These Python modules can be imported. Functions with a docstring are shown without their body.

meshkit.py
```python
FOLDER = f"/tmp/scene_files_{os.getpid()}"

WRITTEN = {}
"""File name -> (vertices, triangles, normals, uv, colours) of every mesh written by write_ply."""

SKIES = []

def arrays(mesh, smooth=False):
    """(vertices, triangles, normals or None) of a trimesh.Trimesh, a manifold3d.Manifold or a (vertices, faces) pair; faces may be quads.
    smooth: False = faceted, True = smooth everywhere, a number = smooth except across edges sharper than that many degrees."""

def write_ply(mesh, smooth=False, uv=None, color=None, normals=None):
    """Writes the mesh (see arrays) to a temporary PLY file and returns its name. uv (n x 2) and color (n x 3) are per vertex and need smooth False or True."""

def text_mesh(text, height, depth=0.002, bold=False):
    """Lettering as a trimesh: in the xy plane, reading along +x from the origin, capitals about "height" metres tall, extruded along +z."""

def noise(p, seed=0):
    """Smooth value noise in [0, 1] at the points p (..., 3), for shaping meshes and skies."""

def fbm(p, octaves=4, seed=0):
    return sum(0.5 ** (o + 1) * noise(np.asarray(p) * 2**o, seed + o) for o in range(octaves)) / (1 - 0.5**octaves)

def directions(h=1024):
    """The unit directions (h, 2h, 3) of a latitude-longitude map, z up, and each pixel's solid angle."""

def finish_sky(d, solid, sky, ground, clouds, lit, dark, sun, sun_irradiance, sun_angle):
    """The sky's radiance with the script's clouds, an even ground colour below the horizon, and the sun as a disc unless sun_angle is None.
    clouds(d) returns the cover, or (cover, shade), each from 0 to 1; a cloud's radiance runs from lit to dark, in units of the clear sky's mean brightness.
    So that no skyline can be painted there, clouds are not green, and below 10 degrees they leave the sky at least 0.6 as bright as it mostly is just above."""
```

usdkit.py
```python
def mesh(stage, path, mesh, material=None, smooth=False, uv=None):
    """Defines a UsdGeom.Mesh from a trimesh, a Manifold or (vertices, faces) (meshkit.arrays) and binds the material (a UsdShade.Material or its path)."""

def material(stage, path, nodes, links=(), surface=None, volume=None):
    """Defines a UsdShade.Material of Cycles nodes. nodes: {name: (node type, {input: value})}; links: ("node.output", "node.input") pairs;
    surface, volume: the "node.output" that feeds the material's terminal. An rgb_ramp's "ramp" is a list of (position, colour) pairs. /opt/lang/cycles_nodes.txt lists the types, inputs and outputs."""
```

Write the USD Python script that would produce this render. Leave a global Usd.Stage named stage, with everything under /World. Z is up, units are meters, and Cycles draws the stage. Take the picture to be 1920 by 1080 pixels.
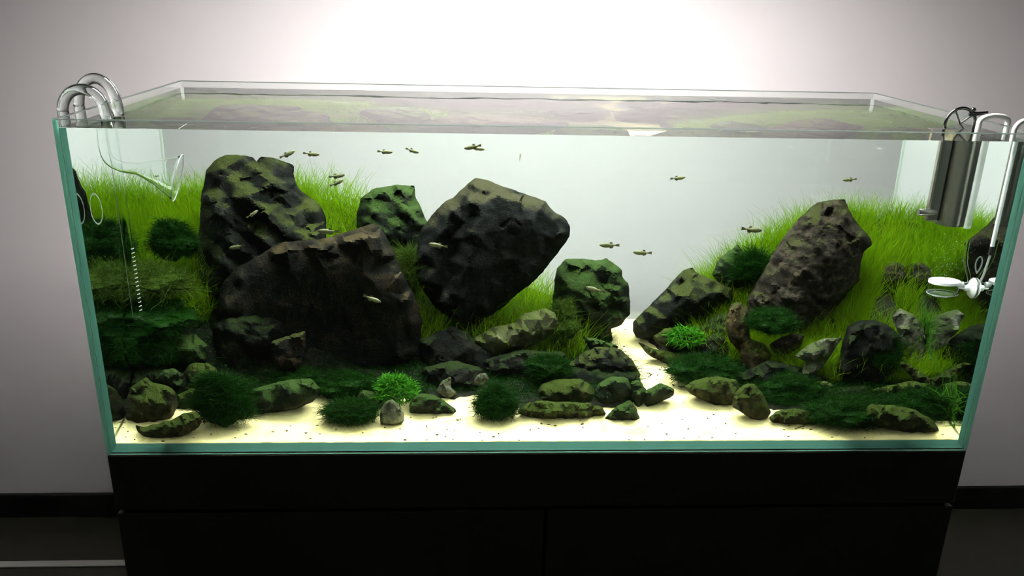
import math
import numpy as np
import trimesh
import usdkit
import meshkit
from pxr import Usd, UsdGeom, Gf, Sdf, UsdLux
from scipy.interpolate import LinearNDInterpolator
from scipy.spatial import Delaunay
from scipy.ndimage import gaussian_filter
import shapely
from shapely.geometry import Polygon

# ------------------------------------------------------------------ camera, sky, exposure
EXPOSURE = 2.72
LAMP = 7.3
AMBIENT = 0.0015
FPX, EYE, PITCH, YAW, ROLL = 1543.98326, np.array([-0.11117, -0.99816, 0.60025]), 0.34332, -0.05509, -0.02358

stage = Usd.Stage.CreateInMemory()
UsdGeom.SetStageUpAxis(stage, UsdGeom.Tokens.z)
UsdGeom.SetStageMetersPerUnit(stage, 1.0)
W = UsdGeom.Xform.Define(stage, '/World')
stage.SetDefaultPrim(W.GetPrim())
UsdGeom.Scope.Define(stage, '/World/Looks')


def rot(axis, a):
    c, s = math.cos(a), math.sin(a)
    return np.array({'x': [[1, 0, 0], [0, c, -s], [0, s, c]], 'y': [[c, 0, s], [0, 1, 0], [-s, 0, c]], 'z': [[c, -s, 0], [s, c, 0], [0, 0, 1]]}[axis], float)


# intrinsic z, x, y would be Rz.Rx.Ry; the fit used extrinsic single-axis products in this order
CAM = rot('z', YAW) @ rot('x', -PITCH) @ rot('y', ROLL)          # columns: right, forward, up
cam = UsdGeom.Camera.Define(stage, '/World/camera')
m = np.eye(4)
m[0, :3], m[1, :3], m[2, :3], m[3, :3] = CAM[:, 0], CAM[:, 2], -CAM[:, 1], EYE
cam.AddTransformOp().Set(Gf.Matrix4d(m.tolist()))
cam.CreateHorizontalApertureAttr(36.0)
cam.CreateVerticalApertureAttr(20.25)
cam.CreateFocalLengthAttr(36.0 * FPX / 1920)
cam.CreateClippingRangeAttr(Gf.Vec2f(0.01, 100))
cam.CreateExposureAttr(EXPOSURE)

dome = UsdLux.DomeLight.Define(stage, '/World/ambient')
dome.CreateColorAttr(Gf.Vec3f(1.0, 0.98, 0.96))
dome.CreateIntensityAttr(AMBIENT)

# ------------------------------------------------------------------ helpers
rng = np.random.default_rng(7)
taken = {}


def numbered(path):
    n = taken.get(path, -1) + 1
    taken[path] = n
    return path if n == 0 else f'{path}_{n:03d}'


def tag(p, label=None, cat=None, group=None, kind=None):
    for k, v in (('label', label), ('category', cat), ('group', group), ('kind', kind)):
        if v:
            p.SetCustomDataByKey(k, v)
    return p


def obj(name, mesh, mat, parent=None, smooth=False, **kw):
    """One Mesh prim under parent (a prim) or /World."""
    path = numbered((str(parent.GetPath()) if parent else '/World') + '/' + name)
    p = usdkit.mesh(stage, path, mesh, mat, smooth=smooth).GetPrim()
    return tag(p, **kw)


def thing(name, label, cat, group=None, kind=None, loc=None):
    x = UsdGeom.Xform.Define(stage, numbered('/World/' + name))
    if loc is not None:
        x.AddTranslateOp().Set(Gf.Vec3d(*map(float, loc)))
    return tag(x.GetPrim(), label, cat, group, kind)


def box(x0, x1, y0, y1, z0, z1):
    b = trimesh.creation.box([x1 - x0, y1 - y0, z1 - z0])
    b.apply_translation([(x0 + x1) / 2, (y0 + y1) / 2, (z0 + z1) / 2])
    return b


def rbox(x0, x1, y0, y1, z0, z1, r=0.002):
    """A box with chamfered edges: hull of inset boxes."""
    pts = []
    for a, b, c in ((r, 0, 0), (0, r, 0), (0, 0, r)):
        rr = [r, r, r]
        i = (a > 0, b > 0, c > 0).index(True)
        rr[i] = 0
        for x in (x0 + rr[0], x1 - rr[0]):
            for y in (y0 + rr[1], y1 - rr[1]):
                for z in (z0 + rr[2], z1 - rr[2]):
                    pts.append((x, y, z))
    return trimesh.convex.convex_hull(np.array(pts))


def cat(*ms):
    return trimesh.util.concatenate(list(ms))


def tube(path, radius, n=14, caps=True):
    """Swept tube with a radius per point (parallel transport)."""
    p = np.asarray(path, float)
    r = np.broadcast_to(np.asarray(radius, float), len(p))
    t = np.gradient(p, axis=0)
    t /= np.linalg.norm(t, axis=1, keepdims=True)
    a = np.array([0, 0, 1.0]) if abs(t[0][2]) < .9 else np.array([0, 1.0, 0])
    u = np.cross(t[0], a)
    u /= np.linalg.norm(u)
    V = []
    for i in range(len(p)):
        u = u - t[i] * (u @ t[i])
        u /= np.linalg.norm(u)
        w = np.cross(t[i], u)
        th = np.arange(n) * 2 * np.pi / n
        V.append(p[i] + r[i] * (np.cos(th)[:, None] * u + np.sin(th)[:, None] * w))
    V = np.vstack(V)
    F = []
    for i in range(len(p) - 1):
        for k in range(n):
            a0, a1, b0, b1 = i * n + k, i * n + (k + 1) % n, (i + 1) * n + k, (i + 1) * n + (k + 1) % n
            F += [(a0, a1, b1), (a0, b1, b0)]
    if caps:
        V = np.vstack([V, p[0], p[-1]])
        c0, c1, L = len(V) - 2, len(V) - 1, (len(p) - 1) * n
        for k in range(n):
            F += [(c0, (k + 1) % n, k), (c1, L + k, L + (k + 1) % n)]
    return trimesh.Trimesh(V, np.array(F), process=False)


def hollow(path, radius, wall=.0009, n=20):
    a, b = tube(path, radius, n, caps=False), tube(path, np.asarray(radius) - wall, n, caps=False)
    L = len(a.vertices)
    N, f = L // n, []
    for k in range(n):
        k2 = (k + 1) % n
        for e, fl in ((0, 1), ((N - 1) * n, 0)):
            q = [(e + k, e + k2, L + e + k2), (e + k, L + e + k2, L + e + k)]
            f += [t[::-1] for t in q] if fl == 0 else q
    return trimesh.Trimesh(np.vstack([a.vertices, b.vertices]), np.vstack([a.faces, b.faces[:, ::-1] + L, np.array(f)[:, ::-1]]), process=False)


def smooth_path(pts, n=40):
    """Catmull-Rom through the points."""
    p = np.asarray(pts, float)
    q = np.vstack([2 * p[0] - p[1], p, 2 * p[-1] - p[-2]])
    out = []
    for t in np.linspace(0, len(p) - 1 - 1e-9, n):
        i, f = int(t), t - int(t)
        a, b, c, d = q[i:i + 4]
        out.append(.5 * (2 * b + (c - a) * f + (2 * a - 5 * b + 4 * c - d) * f * f + (3 * b - a - 3 * c + d) * f ** 3))
    return np.array(out)


# the tank: 120 x 45 x 45 cm, outer front face on y = 0, glass 12 mm
TX, TD, TH, G, GF = 0.6, 0.45, 0.45, 0.004, 0.004
WX, WY0, WY1, WZ = TX - G - .0002, GF + .0002, TD - G - .0002, 0.4395
NW = 1.333


def rays(px, py):
    d = np.stack([(np.asarray(px, float) - 960) / FPX, np.ones(np.shape(px)), -(np.asarray(py, float) - 540) / FPX], -1) @ CAM.T
    return d / np.linalg.norm(d, axis=-1, keepdims=True)


def at(px, py, y, water=True):
    """Where the sight line through a pixel of the photograph meets depth y; behind the front pane it is bent by the water."""
    y = np.asarray(y, float)
    d = rays(px, py)
    y0 = np.minimum(y, WY0)
    q = EYE + d * ((y0 - EYE[1]) / d[..., 1])[..., None]
    if not water:
        return EYE + d * ((y - EYE[1]) / d[..., 1])[..., None]
    e = d / NW
    e[..., 1] = np.sqrt(1 - e[..., 0] ** 2 - e[..., 2] ** 2)
    return q + e * ((y - y0) / e[..., 1])[..., None]


def sand_z(y):
    return .0125 + .060 * np.clip((y - WY0) / (WY1 - WY0), 0, 1)


def sstep(t):
    t = np.clip(t, 0, 1)
    return t * t * (3 - 2 * t)


def soil_z(x, y):
    crest_l = np.interp(x, [-.6, -.334, -.275, -.182, .024, .09], [.255, .272, .258, .195, .112, .03])
    crest_r = np.interp(x, [.2, .286, .379, .438, .525, .6], [.03, .132, .197, .232, .247, .248])
    t0 = np.clip((y - .16) / .27, 0, 1) ** .75
    t1 = np.clip((y - .19) / .24, 0, 1)
    k = sstep((x + .36) / .12)
    return np.maximum(np.maximum(crest_l * (t0 * (1 - k) + t1 * k), crest_r * t1) + .006, apron(x, y))


APRONS = []


def apron(x, y):
    """A thin layer of dark soil at the foot of the banks, ending along the sand."""
    if not APRONS:
        for px in ([(150, 715), (215, 765), (330, 770), (455, 758), (600, 745), (690, 775), (760, 752), (850, 752), (900, 740), (935, 765), (1000, 768), (1180, 765), (1210, 735), (1195, 690), (1165, 660), (1140, 640), (1000, 640), (150, 600)],
                   [(1205, 640), (1250, 668), (1275, 700), (1310, 725), (1380, 745), (1430, 768), (1530, 775), (1640, 780), (1760, 790), (1900, 790), (1900, 620), (1300, 610)]):
            P = [at(float(a), float(b), ground_depth(a, b)) for a, b in px]
            APRONS.append(Polygon([(p[0], p[1]) for p in P]).buffer(0))
    x, y = np.asarray(x, float), np.asarray(y, float)
    out = np.zeros(x.shape)
    pt = shapely.points(x.ravel(), y.ravel())
    for g in APRONS:
        d = np.where(shapely.contains(g, pt), shapely.distance(g.boundary, pt), 0).reshape(x.shape)
        out = np.maximum(out, np.where(d > 0, sand_z(y) + .008 * np.clip(d / .02, 0, 1), 0))
    return out


def ground(x, y):
    return np.maximum(sand_z(y), soil_z(x, y))


def wall_depth(px, py, x):
    ys = np.linspace(WY0 + .001, WY1 - .001, 500)
    p = at(np.full(500, float(px)), np.full(500, float(py)), ys)
    return float(ys[np.argmin(np.abs(p[:, 0] - x))])


def ground_depth(px, py):
    ys = np.linspace(WY0 + .001, WY1 - .001, 400)
    p = at(np.full(400, float(px)), np.full(400, float(py)), ys)
    k = np.argmax(p[:, 2] <= sand_z(ys))
    return ys[k] if (p[:, 2] <= sand_z(ys)).any() else ys[-1]


# ------------------------------------------------------------------ materials
def mat(name, nodes, links, surface='p.BSDF'):
    return usdkit.material(stage, '/World/Looks/' + name, nodes, links, surface=surface)


def plain(name, c, rough=.5, metal=0, spec=.5, noise=0.0, scale=20, bump=0.0):
    n = {'p': ('principled_bsdf', {'base_color': c, 'roughness': rough, 'metallic': metal, 'specular_ior_level': spec})}
    L = []
    if noise or bump:
        n['g'] = ('geometry', {})
        n['n'] = ('noise_texture', {'scale': scale, 'detail': 5})
        L.append(('g.position', 'n.vector'))
    if noise:
        n['r'] = ('rgb_ramp', {'ramp': [(.25, tuple(np.array(c) * (1 - noise))), (.75, tuple(np.array(c) * (1 + noise)))]})
        L += [('n.fac', 'r.fac'), ('r.color', 'p.base_color')]
    if bump:
        n['b'] = ('bump', {'strength': bump, 'distance': .002})
        L += [('n.fac', 'b.height'), ('b.normal', 'p.normal')]
    return mat(name, n, L)


def pane(name, tint, ior=1.5, rough=0.0):
    """Thin clear sheet: both faces mirror alike (light goes straight through, so the far face must not mirror totally)."""
    return mat(name, {'t': ('transparent_bsdf', {'color': tint}), 'g': ('glossy_bsdf', {'color': (1, 1, 1), 'roughness': rough}), 'ge': ('geometry', {}), 'i': ('math', {'math_type': 'multiply_add', 'value2': 1 / ior - ior, 'value3': ior}),
                      'f': ('fresnel', {}), 'm': ('mix_closure', {})},
               [('ge.backfacing', 'i.value1'), ('i.value', 'f.IOR'), ('f.fac', 'm.fac'), ('t.BSDF', 'm.closure1'), ('g.BSDF', 'm.closure2')], 'm.closure')


def rock_mat(name, dark, light, algae, amount, scale=28, bump=.7, rough=.62, streak=1.0):
    """Stone: two tones in a noise pattern, pits, and a film of algae that grows in patches, more of it on flat tops."""
    n = {'g': ('geometry', {}), 'mp': ('mapping', {'scale': (1, 1, streak)}),
         'n1': ('noise_texture', {'scale': scale, 'detail': 8, 'roughness': .62}),
         'n2': ('noise_texture', {'scale': scale * .35, 'detail': 5, 'roughness': .6, 'distortion': .6}),
         'n3': ('noise_texture', {'scale': scale * 9, 'detail': 6, 'roughness': .65}),
         'v': ('voronoi_texture', {'scale': scale * 2.4}),
         'r1': ('rgb_ramp', {'ramp': [(.32, tuple(np.array(dark) * .6)), (.48, dark), (.62, light), (.75, tuple(np.array(light) * 1.5))]}),
         'sp': ('separate_xyz', {}),
         'up': ('map_range', {'from_min': -.1, 'from_max': .9, 'to_min': 0, 'to_max': .38, 'clamp': True}),
         'ad': ('math', {'math_type': 'add'}),
         'cov': ('map_range', {'from_min': .80 - amount * .5, 'from_max': .95 - amount * .45, 'to_min': 0, 'to_max': .92, 'clamp': True}),
         'r2': ('rgb_ramp', {'ramp': [(.3, tuple(np.array(algae) * .5)), (.7, algae)]}),
         'mx': ('mix_color', {}),
         'hs': ('math', {'math_type': 'multiply_add', 'value2': .5}),
         'b': ('bump', {'strength': bump, 'distance': .0065}),
         'p': ('principled_bsdf', {'roughness': rough, 'specular_ior_level': .07})}
    L = [('g.position', 'mp.vector')] + [('mp.vector', k + '.vector') for k in ('n1', 'n2', 'n3')] + [
        ('n1.fac', 'r1.fac'), ('g.normal', 'sp.vector'), ('sp.z', 'up.value'), ('up.result', 'ad.value1'), ('n2.fac', 'ad.value2'),
        ('ad.value', 'cov.value'), ('n3.fac', 'r2.fac'), ('cov.result', 'mx.fac'), ('r1.color', 'mx.a'), ('r2.color', 'mx.b'),
        ('mx.result', 'p.base_color'), ('n3.fac', 'hs.value1'), ('n1.fac', 'hs.value3'), ('hs.value', 'b.height'), ('b.normal', 'p.normal')]
    n.pop('v')
    return mat(name, n, L)


def leaf_mat(name, ramp, trans=.45, rough=.5):
    """Thin leaves: a colour per blade, part of the light passing through."""
    n = {'g': ('geometry', {}), 'r': ('rgb_ramp', {'ramp': ramp}), 'p': ('principled_bsdf', {'roughness': rough, 'specular_ior_level': .05}),
         't': ('translucent_bsdf', {}), 'm': ('mix_closure', {'fac': trans})}
    return mat(name, n, [('g.random_per_island', 'r.fac'), ('r.color', 'p.base_color'), ('r.color', 't.color'), ('p.BSDF', 'm.closure1'), ('t.BSDF', 'm.closure2')], 'm.closure')


M = {}
M['wall'] = plain('wall_paint', (.81, .75, .765), .85, noise=.02, scale=3, bump=.05)
M['floor'] = plain('dark_floor', (.035, .033, .022), .45, noise=.2, scale=6)
M['skirting'] = plain('black_skirting', (.006, .006, .005), .5)
M['skirting_grey'] = plain('metal_trim', (.62, .60, .56), .35, metal=.3)
M['cabinet'] = plain('cabinet_lacquer', (.036, .044, .024), .42, noise=.06, scale=40)
M['gap'] = plain('cabinet_shadow_gap', (.004, .004, .004), .8)
M['pane'] = pane('aquarium_glass', (.962, .985, .972), 1.45)
M['edge'] = mat('polished_glass_edge', {'t': ('translucent_bsdf', {'color': (.62, 1.0, .87)}), 'd': ('diffuse_bsdf', {'color': (.60, .96, .84)}), 'g': ('glossy_bsdf', {'color': (1, 1, 1), 'roughness': .05}),  # teal scatter colour stands in for light piped through the panes
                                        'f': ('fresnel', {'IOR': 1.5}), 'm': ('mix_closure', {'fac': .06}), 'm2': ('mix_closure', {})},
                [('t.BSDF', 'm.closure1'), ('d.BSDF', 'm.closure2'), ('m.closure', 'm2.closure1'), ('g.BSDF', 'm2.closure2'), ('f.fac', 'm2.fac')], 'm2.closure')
M['glow_wedge'] = mat('teal_edge_glow', {'d': ('diffuse_bsdf', {'color': (.135, .345, .275)}), 't': ('translucent_bsdf', {'color': (.135, .345, .275)}), 'm': ('mix_closure', {'fac': .3})}, [('d.BSDF', 'm.closure1'), ('t.BSDF', 'm.closure2')], 'm.closure')  # colour of the added wedges that imitate glowing glass edges
M['arris_highlight'] = mat('painted_arris_highlight', {'t': ('translucent_bsdf', {'color': (.80, 1.0, .93)}), 'd': ('diffuse_bsdf', {'color': (.80, 1.0, .93)}), 'm': ('mix_closure', {'fac': .2})}, [('t.BSDF', 'm.closure1'), ('d.BSDF', 'm.closure2')], 'm.closure')  # paler teal paints the highlight along the front bottom edge
M['seam'] = mat('silicone', {'t': ('translucent_bsdf', {'color': (.62, .68, .62)}), 'd': ('diffuse_bsdf', {'color': (.58, .64, .58)}), 'm': ('mix_closure', {'fac': .5})}, [('t.BSDF', 'm.closure1'), ('d.BSDF', 'm.closure2')], 'm.closure')
M['arris'] = mat('glass_arris', {'t': ('translucent_bsdf', {'color': (.36, .40, .38)}), 'g': ('glossy_bsdf', {'color': (1, 1, 1), 'roughness': .1}), 'm': ('mix_closure', {'fac': .2})},
                 [('t.BSDF', 'm.closure1'), ('g.BSDF', 'm.closure2')], 'm.closure')
M['water_side'] = mat('water_side', {'g': ('glass_bsdf', {'color': (.895, .935, .92), 'IOR': NW, 'roughness': 0.0})}, [], 'g.BSDF')
# seen steeply the surface lets light straight through, seen at a glancing angle it bends and mirrors
M['water_top'] = mat('water_top', {'g': ('glass_bsdf', {'color': (1, 1, 1), 'IOR': NW, 'roughness': 0.0, 'distribution': 'ggx'}), 't': ('transparent_bsdf', {'color': (.97, .985, .98)}),
                                   'lw': ('layer_weight', {'blend': .5}), 'mr': ('map_range', {'from_min': .42, 'from_max': .55, 'to_min': 0, 'to_max': 1, 'clamp': True}), 'm': ('mix_closure', {}),
                                   'ge': ('geometry', {}), 'n': ('noise_texture', {'scale': 9, 'detail': 2}), 'b': ('bump', {'strength': .25, 'distance': .004})},
                     [('lw.facing', 'mr.value'), ('mr.result', 'm.fac'), ('t.BSDF', 'm.closure1'), ('g.BSDF', 'm.closure2'), ('ge.position', 'n.vector'), ('n.fac', 'b.height'), ('b.normal', 'g.normal')], 'm.closure')
M['lamp'] = mat('lamp_diffuser', {'e': ('emission', {'color': (1, .985, .96), 'strength': LAMP})}, [], 'e.emission')
M['lamp_body'] = plain('lamp_aluminium', (.5, .5, .5), .3, metal=1)
M['sand'] = mat('cosmetic_sand', {'g': ('geometry', {}), 'n': ('noise_texture', {'scale': 900, 'detail': 2}), 'n2': ('noise_texture', {'scale': 35, 'detail': 4}),
                                  'r': ('rgb_ramp', {'ramp': [(.3, (.42, .33, .10)), (.5, (.67, .57, .215)), (.7, (.80, .71, .34))]}), 'b': ('bump', {'strength': .5, 'distance': .001}), 'p': ('principled_bsdf', {'roughness': .9, 'specular_ior_level': .1}),
                                  'ad': ('math', {'math_type': 'multiply_add', 'value2': .5}), },
                [('g.position', 'n.vector'), ('g.position', 'n2.vector'), ('n.fac', 'ad.value1'), ('n2.fac', 'ad.value3'), ('ad.value', 'r.fac'), ('n.fac', 'b.height'), ('b.normal', 'p.normal'), ('r.color', 'p.base_color')])
M['soil'] = plain('aqua_soil', (.010, .010, .005), .95, noise=.6, scale=260, bump=.6)
M['speck'] = plain('dark_debris', (.07, .055, .02), .9)
M['slate'] = rock_mat('dark_slate', (.006, .0075, .006), (.018, .021, .015), (.050, .066, .014), .26, 38, 1.0)
M['tan'] = rock_mat('tan_stone', (.040, .030, .014), (.15, .115, .055), (.05, .07, .015), .14, 55, 1.0)
M['slate_bare'] = rock_mat('bare_slate', (.006, .0075, .007), (.017, .019, .017), (.060, .06, .028), .13, 42, 1.0)
M['block'] = rock_mat('block_slate', (.005, .006, .0045), (.018, .014, .008), (.070, .054, .024), .08, 34, 1.0)
M['slate_green'] = rock_mat('green_slate', (.006, .010, .006), (.022, .030, .016), (.042, .085, .016), .50, 40, 1.0)
M['brown'] = rock_mat('brown_stone', (.020, .017, .012), (.066, .054, .037), (.06, .07, .02), .12, 60, 1.0, streak=1.6)
M['rust'] = rock_mat('rusty_slate', (.005, .005, .004), (.034, .021, .010), (.05, .06, .016), .20, 30, 1.0)
M['pale'] = rock_mat('pale_stone', (.055, .06, .028), (.11, .115, .06), (.08, .105, .026), .26, 40, .7)
M['grey'] = rock_mat('grey_stone', (.055, .06, .042), (.16, .16, .115), (.08, .11, .035), .25, 60, .8)
M['olive'] = rock_mat('olive_stone', (.018, .020, .008), (.056, .052, .020), (.050, .080, .010), .46, 55, 1.0)
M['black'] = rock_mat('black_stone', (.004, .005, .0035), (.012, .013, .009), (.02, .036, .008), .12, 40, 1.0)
M['grass'] = leaf_mat('hairgrass_blades', [(0, (.18, .34, .004)), (.35, (.36, .56, .008)), (.65, (.54, .74, .014)), (.9, (.72, .86, .04)), (1, (.88, .93, .22))])
M['grass_dark'] = leaf_mat('dark_green_leaves', [(0, (.05, .16, .012)), (.6, (.10, .26, .02)), (1, (.25, .42, .05))])  # darker green of the narrow-leaved plants
M['moss'] = leaf_mat('java_moss', [(0, (.006, .034, .002)), (.7, (.018, .078, .004)), (1, (.06, .18, .015))], .3)
M['moss_olive'] = leaf_mat('olive_moss', [(0, (.04, .075, .008)), (.7, (.08, .14, .015)), (1, (.16, .24, .04))], .3)
M['bright'] = leaf_mat('bright_leaves', [(0, (.05, .22, .012)), (.6, (.10, .36, .02)), (1, (.22, .52, .06))], .4)
M['fish'] = plain('fish_body', (.13, .14, .06), .35, noise=.3, scale=220)
M['fin'] = mat('fish_fin', {'t': ('translucent_bsdf', {'color': (.22, .23, .11)}), 'p': ('principled_bsdf', {'base_color': (.16, .17, .08), 'roughness': .4}), 'm': ('mix_closure', {'fac': .5})}, [('p.BSDF', 'm.closure1'), ('t.BSDF', 'm.closure2')], 'm.closure')
M['eye'] = plain('fish_eye', (.008, .008, .008), .15)
M['glass'] = mat('pipe_glass', {'g': ('glass_bsdf', {'color': (.96, 1, .985), 'IOR': 1.42, 'roughness': 0.0})}, [], 'g.BSDF')
M['wetglass'] = mat('submerged_pipe_glass', {'g': ('glass_bsdf', {'color': (.99, 1, .995), 'IOR': 1.52 / NW, 'roughness': 0.0})}, [], 'g.BSDF')
M['steel'] = plain('brushed_steel', (.42, .41, .36), .28, metal=1)
M['steel_dark'] = plain('polished_dark_steel', (.10, .10, .10), .15, metal=1)
M['white'] = plain('white_plastic', (.82, .83, .82), .35)
M['clearhose'] = mat('clear_hose', {'t': ('transparent_bsdf', {'color': (.80, .82, .80)}), 'p': ('principled_bsdf', {'base_color': (.70, .74, .70), 'roughness': .3}), 'm': ('mix_closure', {'fac': .35})}, [('t.BSDF', 'm.closure1'), ('p.BSDF', 'm.closure2')], 'm.closure')
M['rubber'] = plain('black_rubber', (.01, .01, .01), .5)
M['bubble'] = pane('air_bubble', (.96, .98, .96), 1.33)

# ------------------------------------------------------------------ room
WALL_Y, FLOOR_Z = 0.8695, -0.70
obj('wall_back', box(-3, 3, WALL_Y, WALL_Y + .1, FLOOR_Z, 2.3), M['wall'], kind='structure', label='plain lilac white painted wall behind the aquarium')
obj('floor', box(-3, 3, -5, WALL_Y + .1, FLOOR_Z - .1, FLOOR_Z), M['floor'], kind='structure', label='dark olive floor around the cabinet')
obj('ceiling', box(-3, 3, -5, WALL_Y + .1, 2.3, 2.4), M['wall'], kind='structure', label='plain white ceiling above the lamp')
zb = float(at(10., 929., WALL_Y - .012, water=False)[2])
obj('baseboard_back', rbox(-3, 3, WALL_Y - .012, WALL_Y, FLOOR_Z, zb, .002), M['skirting'], kind='structure', label='black skirting board along the foot of the back wall')
obj('trim_1', rbox(-2.2, -.50, .659, .680, FLOOR_Z, FLOOR_Z + .004, .001), M['skirting_grey'], kind='structure', label='pale metal trim strip on the dark floor left of the cabinet')

# ------------------------------------------------------------------ lamp over the tank (out of frame, its light is in it)
LX, LY, LZ, LW, LD = .01, .215, .80, .96, .20
lamp = thing('pendant_lamp', 'long aluminium pendant lamp hanging over the aquarium', 'lamp')
obj('housing', cat(rbox(LX - LW / 2 - .02, LX + LW / 2 + .02, LY - LD / 2 - .02, LY + LD / 2 + .02, LZ + .004, LZ + .03, .004)), M['lamp_body'], lamp)
obj('diffuser', box(LX - LW / 2, LX + LW / 2, LY - LD / 2, LY + LD / 2, LZ, LZ + .003), M['lamp'], lamp)
for sx in (-1, 1):
    obj('cable', tube([(LX + sx * .4, LY, LZ + .03), (LX + sx * .4, LY, 2.3)], .0015, 6), M['lamp_body'], lamp)

# ------------------------------------------------------------------ cabinet
cab = thing('cabinet', 'black lacquered two-door cabinet carrying the aquarium', 'cabinet')
zg = -.0885
obj('carcass', box(-TX + .002, TX - .002, .016, TD, FLOOR_Z, -.003), M['gap'], cab)
obj('front_panel', rbox(-TX, TX, -.001, .018, zg, -.001, .0015), M['cabinet'], cab)
obj('side_panel', rbox(-TX, -TX + .018, .0185, TD, FLOOR_Z, -.001, .0015), M['cabinet'], cab)
obj('side_panel', rbox(TX - .018, TX, .0185, TD, FLOOR_Z, -.001, .0015), M['cabinet'], cab)
obj('top_panel', rbox(-TX, TX, .0185, TD, -.012, -.0005, .001), M['cabinet'], cab)
zd = zg - .0055
for a, b in ((-TX, -.0022), (.0022, TX)):
    obj('door', rbox(a, b, -.001, .018, FLOOR_Z + .05, zd, .0015), M['cabinet'], cab)

# ------------------------------------------------------------------ the glass tank
tank = thing('aquarium_tank', 'rimless rectangular glass aquarium with teal polished edges on a black cabinet', 'aquarium')
E0 = .0005
pf = obj('front_pane', box(-TX + G, TX - G, 0, GF, 0, TH), M['pane'], tank)
pb = obj('back_pane', box(-TX + G, TX - G, TD - G, TD, 0, TH), M['pane'], tank)
pl = obj('left_pane', box(-TX, -TX + G, 0, TD, 0, TH), M['pane'], tank)
pr = obj('right_pane', box(TX - G, TX, 0, TD, 0, TH), M['pane'], tank)
pbase = obj('base_pane', box(-TX + G, TX - G, .012, TD - G, 0.001, .0085), M['pane'], tank)
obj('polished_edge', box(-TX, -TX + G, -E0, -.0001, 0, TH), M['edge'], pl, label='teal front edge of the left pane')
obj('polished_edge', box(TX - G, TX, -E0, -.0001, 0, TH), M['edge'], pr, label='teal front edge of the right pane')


def prism(p, q, r_, z0, z1):
    m_ = trimesh.creation.extrude_polygon(Polygon([p, q, r_]), z1 - z0, engine='earcut')
    m_.apply_translation([0, 0, z0])
    return m_


glow_wedge = prism((WY0 + .0002, .0010), (WY0 + .0052, .0010), (WY0 + .0052, .0126), -WX + .001, WX - .001)  # added wedge, sloped to catch lamp light as the base edge glow
glow_wedge.vertices = glow_wedge.vertices[:, [2, 0, 1]]
obj('edge_glow_wedge', glow_wedge, M['glow_wedge'], pbase, label='added teal wedge painting the glow of the base pane front edge')
for sx, p_ in ((-1, pl), (1, pr)):  # added corner wedges, lit by the lamp to imitate edge glow
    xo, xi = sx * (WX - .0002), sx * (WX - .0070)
    obj('edge_glow_wedge', prism((xo, WY0 + .0002), (xo, WY0 + .0040), (xi, WY0 + .0040), .001, WZ - .0006), M['glow_wedge'], p_, label='added teal wedge painting the glow of the corner edge')
obj('polished_edge', box(-TX + G, TX - G, -E0, -.0001, 0, .0018), M['arris_highlight'], pf, label='bottom edge of the front pane with its white highlight painted on')
for sx in (-1, 1):
    x0 = sx * (TX - G)
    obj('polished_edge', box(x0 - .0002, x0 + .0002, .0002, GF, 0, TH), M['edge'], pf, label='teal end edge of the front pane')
    obj('silicone_seam', box(min(x0, x0 - sx * .0024), max(x0, x0 - sx * .0024), TD - G - .0024, TD - G, .009, WZ - .0005), M['seam'], pb, label='pale silicone seam in the back corner')
a = .0009
obj('arris', cat(box(-TX + G, TX - G, 0, a, TH - a, TH + .0002), box(-TX + G, TX - G, GF - a, GF, TH - a, TH + .0002)), M['arris'], pf)
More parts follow.
